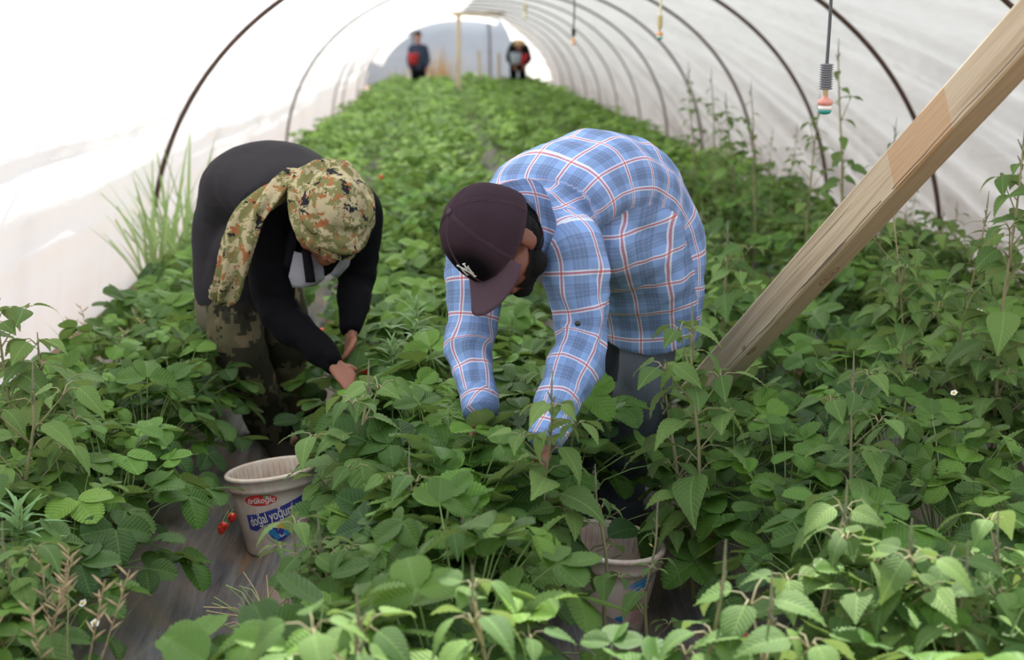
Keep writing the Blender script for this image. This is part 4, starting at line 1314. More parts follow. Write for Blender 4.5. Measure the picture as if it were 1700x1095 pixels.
# ================================================================= man in the plaid shirt
def plaid_man():
    u = V3(-.76, -.45, .47).normalized(); f = V3(-.38, -.46, -.80); f = (f - u * f.dot(u)).normalized(); l = u.cross(f)
    H = V3(.150, 3.335, .980)
    C7 = V3(.245, 3.60, 1.035)
    pel = V3(.59, 3.98, .90)
    fw = V3(-.72, -.70, 0).normalized(); lf = V3(.70, -.72, 0).normalized()
    shL = C7 + lf * .165 + V3(-.02, -.02, -.085); shR = C7 - lf * .165 + V3(-.02, -.0, -.075)
    elL = at(968, 556, 3.42); wrL = at(905, 728, 3.22)
    elR = at(779, 575, 3.60); wrR = at(797, 680, 3.42)
    hipL = V3(.625, 3.93, .84); hipR = V3(.515, 4.06, .84)
    knL = V3(.590, 3.95, .46); anL = V3(.54, 4.08, .07)
    knR = V3(.465, 4.13, .46); anR = V3(.42, 4.30, .07)
    root = empty('person', (.5, 4.15, 0))
    tag(root, 'person in blue plaid shirt, grey jeans and dark cap, bending to pick', 'person')
    root_inv = root.location.copy()
    bm = bmesh.new()
    head_parts(bm, H, u, f, l)
    Limb([K(H - u * .04 - f * .03, .056), K(H.lerp(C7, .5) + V3(.005, 0, -.012), .053), K(C7 + V3(-.01, -.03, -.03), .054), K(C7 + fw * -.04 - V3(0, 0, .05), .065)], l, 6).add(bm)
    mid = V3(.42, 3.80, 1.03)
    Limb([K(C7 + V3(.03, .05, -.06), .09, .07), K(mid - V3(0, 0, .02), .14, .09), K(pel, .14, .10), K(pel - V3(0, 0, .1), .13, .10)], lf, 6).add(bm)
    for sh, el, wr in ((shL, elL, wrL), (shR, elR, wrR)):
        Limb([K(C7 + V3(.02, .05, -.06), .04), K(sh + V3(0, .04, -.02), .04), K(sh.lerp(el, .5), .043), K(el, .037), K(el.lerp(wr, .45), .034), K(wr, .026, .022)], fw, 6).add(bm, 16)
    for hp, kn, an in ((hipL, knL, anL), (hipR, knR, anR)):
        Limb([K(hp, .085), K(hp.lerp(kn, .5), .072), K(kn, .052), K(kn.lerp(an, .4), .050), K(an, .035)], fw, 6).add(bm, 16)
        Limb([K(an + V3(0, 0, -.02) - fw * .04, .035, .03), K(an + V3(0, 0, -.035) + fw * .10, .04, .025), K(an + V3(0, 0, -.045) + fw * .17, .035, .018)], lf, 5).add(bm, 14)
    hand_parts(bm, wrR + V3(0, -.005, -.01), V3(.03, -.15, -1), V3(.7, -.5, -.1), V3(.5, -.9, 0), .45)
    hand_parts(bm, wrL + V3(0, -.005, -.01), V3(-.25, -.25, -1), V3(-.8, -.2, 0), V3(.2, -.9, 0), .45)
    me = fuse(bm, .0046, 3)
    body = link('body', me, M['skin2'])
    # the shell layers, taken from the head surface
    def hc(p):
        d = p - H; return d.dot(l), d.dot(f), d.dot(u)
    def is_hair(p):
        a, b, c = hc(p)
        if (p - H).length > .150 or c < -.105: return False
        if abs(a) > .080: return False
        return b < -.014 or (c > .035 and b < .05)
    def is_beard(p):
        a, b, c = hc(p)
        return (p - H).length < .150 and c < -.052 and b > -.03 and not (abs(a) < .022 and -.082 < c < -.055) and abs(a) < .076 and not (b > .075 and c > -.052) and not (c > -.065 and abs(a) < .05 and b > .06 and abs(a) > .026)
    sub_shell(me, is_hair, .006, 'hair', M['hair'], body)
    sub_shell(me, is_beard, .0035, 'beard', M['hair'], body)
    for s in (1, -1):
        b2 = bmesh.new(); ellipsoid(b2, H + f * .078 + l * (.031 * s) + u * .002, l, f, u, (.0125, .0125, .0125), 12)
        m2 = bpy.data.meshes.new('eye'); b2.to_mesh(m2); b2.free(); link('eye', m2, M['eye'], body)
    parts = [body]
    # shirt
    R0 = V3(0, 0, 1)
    back = [K(C7 + V3(-.040, -.115, -.035), .078, .085), K(C7 + V3(.005, .01, -.025), .168, .100), K(V3(.33, 3.70, 1.065), .195, .128), K(V3(.445, 3.82, 1.070), .185, .145),
            K(V3(.555, 3.93, .995), .168, .150), K(V3(.612, 3.97, .88), .160, .140), K(V3(.615, 3.975, .76), .156, .132), K(V3(.612, 3.975, .640), .158, .128)]
    torso = Limb(back, lf, 8)
    def sleeve(sh, el, wr, s):
        top = sh - lf * (.075 * s) + V3(.01, .01, .03)
        return Limb([K(top, .085, .075), K(sh, .084, .078), K(sh.lerp(el, .5), .073, .070), K(el, .066, .062), K(el.lerp(wr, .5), .058, .054), K(wr + (el - wr) * .10, .047, .043), K(wr, .042, .038)], fw, 7)
    sl_ = sleeve(shL, elL, wrL, 1); sr = sleeve(shR, elR, wrR, -1)
    # sagging front of the shirt between the shoulders and the hem
    front = Limb([K(V3(.38, 3.66, .95), .13, .09), K(V3(.47, 3.78, .90), .155, .115), K(V3(.545, 3.88, .82), .160, .125), K(V3(.590, 3.94, .72), .158, .125), K(V3(.602, 3.965, .650), .156, .125)], lf, 6)
    fill = Limb([K(V3(.41, 3.73, 1.0), .15, .13), K(V3(.51, 3.85, .93), .165, .15), K(V3(.585, 3.94, .82), .158, .14)], lf, 6)
    hang = Limb([K(V3(.55, 3.86, 1.02), .158, .13), K(V3(.58, 3.92, .85), .158, .13), K(V3(.612, 3.975, .64), .158, .128)], lf, 6)
    hang.s = [q + torso.s[-1] - hang.s[-1] for q in hang.s]
    sh_o = garment('plaid_shirt', [torso, sl_, sr, front, fill], M['plaid'], None, voxel=.0064, wrinkle=.0130, wfreq=11, smooth=12, alias={3: 5, 4: 5}, uvonly=[hang], bias=[1, 1.15, 1.15, 1, 1],
            uscale=[.165, .066, .066, .165, .165, .165], joints=[(elL, .13, 1.3), (elR, .12, 1.2), (shL + V3(.05, .02, -.08), .13, 1.6), (V3(.60, 3.98, .8), .2, .6)],
            cut=lambda c, n: c.z < .640 and n.z < -.6 and c.x > .42, seed=2.0)
    sh_o['label'] = 'light blue plaid shirt with red and white stripes'
    parts.append(sh_o)
    # collar standing round the neck, open at the throat
    nk = (C7 - H).normalized()
    ax = (C7 + V3(-.03, -.035, -.015) - (H - u * .08)).normalized()
    ax = (C7 - H).normalized(); cc = V3(.188, 3.42, .99)
    a2 = f - ax * f.dot(ax); a2.normalize(); a1 = l - ax * l.dot(ax) - a2 * l.dot(a2); a1.normalize()
    lo, hi, ou = [], [], []
    for k in range(41):
        ang = .38 + (2 * PI - .76) * k / 40
        d = a1 * (math.sin(ang) * .92) + a2 * (math.cos(ang) * 1.22)
        if k == 0: pass
        wv = 1 + .04 * math.sin(ang * 5)
        lo.append(cc + d * (.090 * wv) + ax * .055)
        hi.append(cc + d * (.084 * wv) - ax * .012)
        ou.append(cc + d * (.106 * wv) + ax * (.040 + .006 * math.sin(ang * 3)))
    st = ring_strip('collar_band', lo, hi, M['plaid'], sh_o, .003)
    fo = ring_strip('collar_fold', hi, ou, M['plaid'], sh_o, .003)
    b2 = bmesh.new(); Limb([K(H.lerp(C7, .40), .054, .060), K(H.lerp(C7, .58), .062, .068), K(H.lerp(C7, .85) - V3(0, 0, .02), .075, .075)], l, 5).add(b2, 24)
    tee = link('black_undershirt', fuse(b2, .008, 2), M['black_cloth']); parts.append(tee)
    # cuffs
    for el, wr in ((elL, wrL), (elR, wrR)):
        t = (wr - el).normalized()
        cb = Limb([K(wr - t * .055, .046, .042), K(wr - t * .02, .0465, .0425), K(wr + t * .012, .045, .041)], fw, 4)
        b2 = bmesh.new(); cb.add(b2, 24, False, False); me2 = bpy.data.meshes.new('cuff')
        uvl = b2.loops.layers.uv.new('UVMap')
        for f_ in b2.faces:
            f_.smooth = True
            for lp in f_.loops: lp[uvl].uv = ((lp.vert.co - wr).dot(lf) * 1.4, (lp.vert.co - wr).dot(t))
        b2.to_mesh(me2); b2.free(); link('cuff', me2, M['plaid'], sh_o)
    # sleeve tab button
    pb = at(962, 543, 3.30)
    b2 = bmesh.new(); ellipsoid(b2, pb + V3(0, .045, .0), V3(1, 0, 0), V3(0, 1, 0), V3(0, 0, 1), (.0075, .004, .0075), 14)
    m2 = bpy.data.meshes.new('button'); b2.to_mesh(m2); b2.free(); link('button', m2, M['button'], sh_o)
    # grey undershirt hanging at the throat
    us = Limb([K(V3(.27, 3.56, .93), .10, .05), K(V3(.33, 3.60, .86), .10, .05), K(V3(.38, 3.68, .83), .08, .04)], lf, 5)
    b2 = bmesh.new(); us.add(b2); m2 = fuse(b2, .01, 3); parts.append(link('undershirt', m2, M['lining']))
    # jeans
    def leg(hp, kn, an, k):
        return Limb([K(hp + V3(0, 0, .05), .075, .085), K(hp - V3(0, 0, .05), .078, .090), K(hp.lerp(kn, .55), .078, .088), K(kn, .074, .080), K(kn.lerp(an, .45), .074, .078), K(an + V3(0, 0, .06), .074, .072), K(an + V3(0, 0, -.015), .078, .074)], lf, 7)
    jl = leg(hipL, knL, anL, 0); jr = leg(hipR, knR, anR, 1)
    parts.append(garment('jeans', [jl, jr], M['jeans'], None, voxel=.009, wrinkle=.006, wfreq=11, smooth=4, joints=[(knL, .16, 1.2), (knR, .16, 1.2), (anL + V3(0, 0, .08), .15, 1.5), (anR + V3(0, 0, .08), .15, 1.5)], seed=5.0))
    for an in (anL, anR):
        b2 = bmesh.new()
        Limb([K(an + V3(0, 0, -.005) - fw * .05, .045, .05), K(an + V3(0, 0, -.02) + fw * .03, .05, .045), K(an + V3(0, 0, -.03) + fw * .12, .05, .035), K(an + V3(0, 0, -.038) + fw * .19, .042, .025)], lf, 5).add(b2, 18)
        parts.append(link('boot', fuse(b2, .008, 3), M['boot']))
    # cap
    cap_bm = bmesh.new()
    NU, NV = 14, 60
    cen = H + u * .018 - f * .008
    RL, RF, RU = .099, .122, .140
    rows = []
    def crown(tv, av, grow=0.0):
        """tv 0 = button, 1 = rim; av angle, 0 = front"""
        ph = tv * PI / 2 * 1.04
        rr = math.sin(ph) ** .88; hh = math.cos(ph)
        seam = abs(((av / (2 * PI) * 6) + .5) % 1 - .5) * 2
        g = 1 + grow - .012 * (1 - min(1, (1 - seam) * 12)) * 0 
        g *= 1 + .010 * math.sin(seam * PI * .5) * rr
        flat = 1 - .06 * max(0, math.cos(av)) * tv
        puck = .004 * noise.noise(Vector((av * 1.5, tv * 4, 1.0))) + .0025 * noise.noise(Vector((av * 5, tv * 3, 4.0)))
        return cen + (f * math.cos(av) * (RF * g + puck) * flat + l * math.sin(av) * (RL * g + puck)) * rr + u * (RU * hh * g)
    for i in range(NU + 1):
        rows.append([cap_bm.verts.new(crown(max(i / NU, .02), 2 * PI * j / NV)) for j in range(NV)])
    for i in range(NU):
        for j in range(NV):
            # opening at the back above the strap
            jj = (j + .5) / NV
            if abs(jj - .5) < .055 and NU * .62 < i < NU * .90: continue
            cap_bm.faces.new((rows[i][j], rows[i][(j + 1) % NV], rows[i + 1][(j + 1) % NV], rows[i + 1][j]))
    cap_bm.faces.new(rows[0])
    for f_ in cap_bm.faces: f_.smooth = True
    bmesh.ops.solidify(cap_bm, geom=list(cap_bm.faces), thickness=.0025)
    mc = bpy.data.meshes.new('cap'); cap_bm.to_mesh(mc); cap_bm.free()
    M['cap_crown'] = cap_material(crown(.74, .10)); cap_o = link('cap', mc, M['cap_crown']); cap_o['label'] = 'faded dark maroon baseball cap'
    parts.append(cap_o)
    # stitched seams
    for k in range(6):
        av = (k + .0) * PI / 3
        a = Acc()
        a.add(tube_template([crown(.04 + .94 * i / 20, av + d_ * (.10 + .0), .004) for i in range(21)], .0013, 5)) if False else None
        for d_ in (-.018, .018):
            a.add(tube_template([crown(.05 + .93 * i / 20, av + d_ / max(.12, math.sin(PI / 2 * (.05 + .93 * i / 20))), .003) for i in range(21)], .0010, 5))
        link('seam', a.mesh('seam'), M['cap'], cap_o)
    # brim
    bb = bmesh.new(); rows = []
    NB, NR = 30, 8
    for j in range(NB + 1):
        av = -1.02 + 2.04 * j / NB
        base = crown(.97, av)
        w = math.cos(av * PI / 2 / 1.02) ** .55 if abs(av) < 1.019 else 0
        row = []
        for i in range(NR + 1):
            q = i / NR
            p = base + (f * 1.0 + l * math.sin(av) * .10 - u * .26) * (.078 * w * q) - u * (.018 * (math.sin(av) ** 2) * q)
            p = p - u * (.030 * abs(math.sin(av)) ** 2 * q)
            row.append(bb.verts.new(p))
        rows.append(row)
    for j in range(NB):
        for i in range(NR):
            bb.faces.new((rows[j][i], rows[j][i + 1], rows[j + 1][i + 1], rows[j + 1][i]))
    for f_ in bb.faces: f_.smooth = True
    bmesh.ops.remove_doubles(bb, verts=bb.verts, dist=.0002)
    bmesh.ops.solidify(bb, geom=list(bb.faces), thickness=.004)
    mb = bpy.data.meshes.new('brim'); bb.to_mesh(mb); bb.free(); link('brim', mb, M['cap'], cap_o)
    b2 = bmesh.new(); ellipsoid(b2, cen + u * (RU + .002), l, f, u, (.008, .008, .0045), 14)
    m2 = bpy.data.meshes.new('top_button'); b2.to_mesh(m2); b2.free(); link('top_button', m2, M['cap'], cap_o)
    # interlocked white letters on the front panels: strokes laid on the crown surface
    strokes = [[(-.85, -.55), (-.42, .62)], [(-.42, .62), (.30, -.62)], [(.30, -.62), (.72, .50)],          # N
               [(-.50, .05), (.02, .18)], [(-.62, .95), (.10, .05), (.62, .95)], [(.08, .08), (.02, -.95)],    # Y
               [(-1.0, -.58), (-.66, -.50)], [(.56, .46), (.92, .56)], [(-.82, .98), (-.42, .96)], [(.42, .98), (.82, .96)], [(-.16, -.98), (.22, -.96)]]
    strokes.pop(3)
    a = Acc()
    def onlogo(x, y):
        av = .10 + x * .024 / RF * 1.0
        tv = .735 - y * .022 / (RU * PI / 2 * .92)
        return crown(tv, av, .014)
    for st_ in strokes:
        pts = []
        for a_, b_ in zip(st_[:-1], st_[1:]):
            for i in range(7):
                pts.append(onlogo(a_[0] + (b_[0] - a_[0]) * i / 7, a_[1] + (b_[1] - a_[1]) * i / 7))
        pts.append(onlogo(*st_[-1]))
        a.add(tube_template(pts, .0020, 6))
    lg = link('emblem', a.mesh('emblem'), M['thread'], cap_o); lg['label'] = 'white embroidered interlocked letters'
    for o in parts:
        o.parent = root; o.location = -root_inv
    return root

# ================================================================= man in black with the camo head scarf
def black_man():
    u = V3(.30, -.70, .62).normalized(); f = V3(.20, -.62, -.75); f = (f - u * f.dot(u)).normalized(); l = u.cross(f)
    H = V3(-.315, 4.20, .93)
    C7 = V3(-.405, 4.43, .985)
    pel = V3(-.65, 4.84, .83)
    fw = V3(.54, -.84, 0).normalized(); lf = V3(.84, .54, 0).normalized()
    shR = C7 - lf * .16 + V3(.01, -.03, -.06); shL = C7 + lf * .165 + V3(.02, -.03, -.06)
    elR = at(462, 515, 4.30); wrR = at(553, 603, 4.16)
    elL = at(592, 462, 4.50); wrL = at(583, 545, 4.36)
    hipR = pel - lf * .085 + V3(0, 0, -.05); hipL = pel + lf * .085 + V3(0, 0, -.05)
    knR = V3(-.665, 4.74, .43); anR = V3(-.585, 4.85, .07)
    knL = V3(-.53, 4.92, .43); anL = V3(-.475, 5.06, .07)
    root = empty('person', (-.52, 4.95, 0))
    tag(root, 'person in black jacket and camouflage head scarf, bending over the middle bed', 'person')
    rl = root.location.copy()
    bm = bmesh.new()
    head_parts(bm, H, u, f, l)
    Limb([K(H - u * .04 - f * .03, .056), K(H - u * .12 - f * .045, .054), K(C7 + V3(.02, -.04, -.03), .06), K(C7 - fw * .06 - V3(0, 0, .05), .08)], l, 6).add(bm)
    Limb([K(C7 - V3(0, 0, .05), .13, .08), K(V3(-.52, 4.62, .96), .14, .09), K(pel, .14, .10), K(pel - V3(0, 0, .08), .13, .10)], lf, 6).add(bm)
    for sh, el, wr in ((shL, elL, wrL), (shR, elR, wrR)):
        Limb([K(sh, .05), K(sh.lerp(el, .5), .043), K(el, .037), K(el.lerp(wr, .45), .034), K(wr, .026, .022)], fw, 6).add(bm, 16)
    for hp, kn, an in ((hipL, knL, anL), (hipR, knR, anR)):
        Limb([K(hp, .085), K(hp.lerp(kn, .5), .072), K(kn, .052), K(kn.lerp(an, .4), .050), K(an, .035)], fw, 6).add(bm, 16)
        Limb([K(an + V3(0, 0, -.02) - fw * .04, .035, .03), K(an + V3(0, 0, -.035) + fw * .10, .04, .025), K(an + V3(0, 0, -.045) + fw * .17, .035, .018)], lf, 5).add(bm, 14)
    hand_parts(bm, wrR + V3(.005, 0, -.005), V3(.65, -.35, -.62), V3(.2, .1, -1), V3(.3, .9, -.2), .5)
    hand_parts(bm, wrL + V3(0, 0, -.01), V3(-.1, -.25, -1), V3(-.8, -.3, 0), V3(-.3, -.9, 0), .5)
    me = fuse(bm, .0046, 3)
    body = link('body', me, M['skin'])
    def hc(p):
        d = p - H; return d.dot(l), d.dot(f), d.dot(u)
    def is_hair(p):
        a, b, c = hc(p)
        return (p - H).length < .17 and ((c > .0 and b < .06) or (b < -.02 and c > -.08)) and abs(a) < .078
    sub_shell(me, is_hair, .005, 'hair', M['hair'], body)
    def brow(p):
        a, b, c = hc(p)
        return b > .07 and .018 < c < .030 and .012 < abs(a) < .048
    sub_shell(me, brow, .003, 'eyebrows', M['hair'], body)
    for s in (1, -1):
        b2 = bmesh.new(); ellipsoid(b2, H + f * .078 + l * (.031 * s) + u * .002, l, f, u, (.0125, .0125, .0125), 12)
        m2 = bpy.data.meshes.new('eye'); b2.to_mesh(m2); b2.free(); link('eye', m2, M['eye'], body)
    parts = [body]
    # jacket: torso and two sleeves
    torso = Limb([K(C7 + V3(.02, -.05, -.03), .10, .075), K(C7 + V3(-.01, .02, -.02), .175, .105), K(V3(-.50, 4.58, 1.005), .195, .13), K(V3(-.585, 4.70, .975), .19, .14), K(V3(-.640, 4.80, .885), .170, .145), K(V3(-.665, 4.83, .76), .165, .140), K(V3(-.668, 4.83, .66), .162, .138), K(V3(-.665, 4.82, .585), .160, .135)], lf, 8)
    front = Limb([K(V3(-.43, 4.45, .90), .15, .08), K(V3(-.52, 4.58, .84), .15, .085), K(V3(-.60, 4.73, .76), .15, .11), K(V3(-.64, 4.79, .66), .155, .12), K(V3(-.655, 4.81, .60), .155, .125)], lf, 6)
    def sleeve(sh, el, wr, s):
        top = sh - lf * (.075 * s) + V3(0, .02, .02)
        return Limb([K(top, .09, .08), K(sh, .088, .080), K(sh.lerp(el, .5), .074, .072), K(el, .064, .062), K(el.lerp(wr, .5), .052, .050), K(wr + (el - wr) * .08, .040, .038), K(wr, .036, .034)], fw, 7)
    sR = sleeve(shR, elR, wrR, -1); sL = sleeve(shL, elL, wrL, 1)
    parts.append(garment('jacket', [torso, front], M['jacket'], None, voxel=.0095, wrinkle=.006, wfreq=9, smooth=5, seed=9.0, cut=lambda c, n: c.z < .59 and n.z < -.4, joints=[(shR, .2, .8)], label='charcoal zip jacket'))
    parts.append(garment('sleeve', [sR], M['black_cloth'], None, voxel=.0085, wrinkle=.006, wfreq=16, smooth=4, seed=4.0, joints=[(elR, .15, 1.4), (wrR, .12, 1.0)]))
    parts.append(garment('sleeve', [sL], M['black_cloth'], None, voxel=.0085, wrinkle=.006, wfreq=16, smooth=4, seed=6.0, joints=[(elL, .15, 1.4)]))
    # black sweater yoke under the neck and the open grey lined jacket edges
    yk = Limb([K(C7 + V3(.035, -.085, -.055), .085, .065), K(C7 + V3(.02, -.06, -.13), .115, .07), K(C7 + V3(-.01, .0, -.22), .12, .07)], lf, 5)
    b2 = bmesh.new(); yk.add(b2); parts.append(link('sweater', fuse(b2, .01, 4), M['black_cloth']))
    jk = parts[1]
    def flap(points_px, name, mat, th=.004, curve=.02):
        bm_ = bmesh.new(); n = len(points_px)
        P_ = [(at(a_, b_, c_), at(d_, e_, g_)) for (a_, b_, c_, d_, e_, g_) in points_px]
        rows_ = []
        for A_, B_ in P_:
            row = []
            for i in range(7):
                q = i / 6
                p = A_.lerp(B_, q); p.y -= curve * math.sin(q * PI)
                row.append(bm_.verts.new(p))
            rows_.append(row)
        for i in range(n - 1):
            for j in range(6): bm_.faces.new((rows_[i][j], rows_[i][j + 1], rows_[i + 1][j + 1], rows_[i + 1][j]))
        bmesh.ops.subdivide_edges(bm_, edges=list(bm_.edges), cuts=2, use_grid_fill=True, smooth=0.6)
        for v in bm_.verts: v.co += V3(0, 1, 0) * .006 * noise.noise(v.co * 18)
        for f_ in bm_.faces: f_.smooth = True
        bmesh.ops.solidify(bm_, geom=list(bm_.faces), thickness=th)
        m_ = bpy.data.meshes.new(name); bm_.to_mesh(m_); bm_.free()
        return link(name, m_, mat)
    o1 = flap([(489, 418, 4.22, 530, 422, 4.24), (484, 440, 4.20, 536, 446, 4.22), (480, 458, 4.19, 538, 462, 4.21), (487, 476, 4.19, 524, 472, 4.21)], 'jacket_lining', M['lining'])
    o2 = flap([(572, 412, 4.26, 584, 414, 4.28), (562, 436, 4.24, 578, 440, 4.26), (548, 456, 4.23, 560, 460, 4.25)], 'jacket_lining', M['lining'], .004, .008)
    o3 = flap([(502, 415, 4.18, 514, 418, 4.18), (505, 440, 4.16, 519, 442, 4.16), (509, 468, 4.155, 523, 468, 4.155)], 'zip_band', M['black_cloth'], .004, .006)
    o4 = flap([(487, 340, 4.33, 500, 350, 4.28), (472, 395, 4.30, 492, 405, 4.24), (470, 440, 4.26, 486, 446, 4.22)], 'open_lapel', M['black_cloth'], .006, .02)
    for o in (o1, o2, o3, o4): parts.append(o)
    # camouflage trousers
    def leg(hp, kn, an):
        return Limb([K(hp + V3(0, 0, .03), .075, .085), K(hp - V3(0, 0, .06), .085, .10), K(hp.lerp(kn, .55), .090, .100), K(kn, .092, .092), K(kn.lerp(an, .45), .084, .086), K(an + V3(0, 0, .06), .072, .070), K(an + V3(0, 0, 0), .070, .070)], lf, 7)
    parts.append(garment('camouflage_trousers', [leg(hipR, knR, anR), leg(hipL, knL, anL)], M['camo_trouser'], None, voxel=.0095, wrinkle=.008, wfreq=10, smooth=4, seed=12.0, joints=[(knR, .2, 1.0), (knL, .2, 1.0), (anR + V3(0, 0, .1), .15, 1.3)], label='dark muddy camouflage trousers'))
    # cargo pocket flap and olive hem showing under the jacket
    M['olive'] = denim('olive_cloth', (0.085, 0.080, 0.055), (0.14, 0.125, 0.09))
    hem = Limb([K(V3(-.668, 4.83, .64), .158, .132), K(V3(-.668, 4.83, .56), .160, .136), K(V3(-.66, 4.825, .53), .152, .128)], lf, 5)
    parts.append(garment('olive_shirt_hem', [hem], M['olive'], None, voxel=.009, wrinkle=.006, wfreq=8, smooth=3, seed=3.0))
    for an in (anL, anR):
        b2 = bmesh.new()
        Limb([K(an + V3(0, 0, -.005) - fw * .05, .045, .05), K(an + V3(0, 0, -.02) + fw * .03, .05, .045), K(an + V3(0, 0, -.03) + fw * .12, .05, .035), K(an + V3(0, 0, -.038) + fw * .19, .042, .025)], lf, 5).add(b2, 18)
        Limb([K(an + V3(0, 0, .0), .05, .05), K(an + V3(0, 0, .12), .055, .055)], lf, 4).add(b2, 18)
        parts.append(link('boot', fuse(b2, .008, 3), M['boot']))
    # head scarf: crown, twisted rim, knot and hanging tail
    b2 = bmesh.new()
    cen = H + u * .028 - f * .012
    ellipsoid(b2, cen + u * .026, l, f, u, (.100, .120, .100), 28)
    tilt = .30
    def rim(av, r, du, rad):
        c = cen + l * math.sin(av) * (.100 + r) + f * math.cos(av) * (.124 + r) + u * du + u * (-.055 * 0 + tilt * .04 * (-math.cos(av)))
        return K(c, rad[0], rad[1])
    for (r, du, ra, rb, ph) in ((.009, .022, .017, .024, 0.0), (.012, -.004, .014, .018, 1.7), (-.001, .052, .014, .018, 3.1)):
        Limb([rim(2 * PI * k / 24 + ph, r + .004 * math.sin(k * 1.3 + ph), du + .006 * math.sin(k * .9), (ra, rb)) for k in range(25)], u * 1.0, 3, None).add(b2, 12)
    kn_ = at(478, 300, 4.24)
    Limb([K(cen + l * -.085 - f * .05 + u * .02, .03, .035), K(kn_ + V3(.03, 0, 0), .040, .036), K(kn_, .030, .032)], u, 5).add(b2, 14)
    turban_me = fuse(b2, .0055, 3)
    Vv = verts_np(turban_me); Nn = normals_np(turban_me)
    for i in range(len(Vv)):
        d = Vector(Vv[i]) - cen
        a_, b_, c_ = d.dot(l), d.dot(f), d.dot(u)
        fold_ = math.sin((c_ * 1.0 + a_ * .45 + b_ * .25) * 120 + 4 * noise.noise(Vector(Vv[i]) * 12)) * (.0042 if c_ < .08 else .0026)
        Vv[i] += Nn[i] * (fold_ + .004 * noise.noise(Vector(Vv[i]) * 22))
    turban_me.vertices.foreach_set('co', Vv.ravel())
    sc = link('head_scarf', turban_me, M['camo']); sc['label'] = 'camouflage scarf wound round the head'
    parts.append(sc)
    tail_pts = [(482, 298, 4.25, .042, .030), (455, 318, 4.20, .040, .026), (425, 350, 4.16, .046, .024), (402, 385, 4.14, .052, .024), (393, 420, 4.13, .044, .022), (383, 455, 4.14, .046, .022), (372, 485, 4.16, .042, .020), (367, 498, 4.17, .030, .014)]
    TL = Limb([(*at(a_, b_, c_), d_, e_) for a_, b_, c_, d_, e_ in tail_pts], V3(1, -.3, .3), 6)
    b2 = bmesh.new(); TL.add(b2, 20); tm = fuse(b2, .006, 2)
    Vv = verts_np(tm); Nn = normals_np(tm); nr, an_, ss = TL.local(Vv)
    for i in range(len(Vv)):
        w = math.sin(an_[i] * 5 + ss[i] * 14) * .0085 + .014 * noise.noise(Vector((math.cos(an_[i]) * 2, math.sin(an_[i]) * 2, ss[i] * 9)))
        Vv[i] += Nn[i] * w
    tm.vertices.foreach_set('co', Vv.ravel())
    for p_ in tm.polygons: p_.use_smooth = True
    link('hanging_tail', tm, M['camo'], sc)
    for o in parts:
        o.parent = root; o.location = -rl
    return root

plaid_man()
black_man()

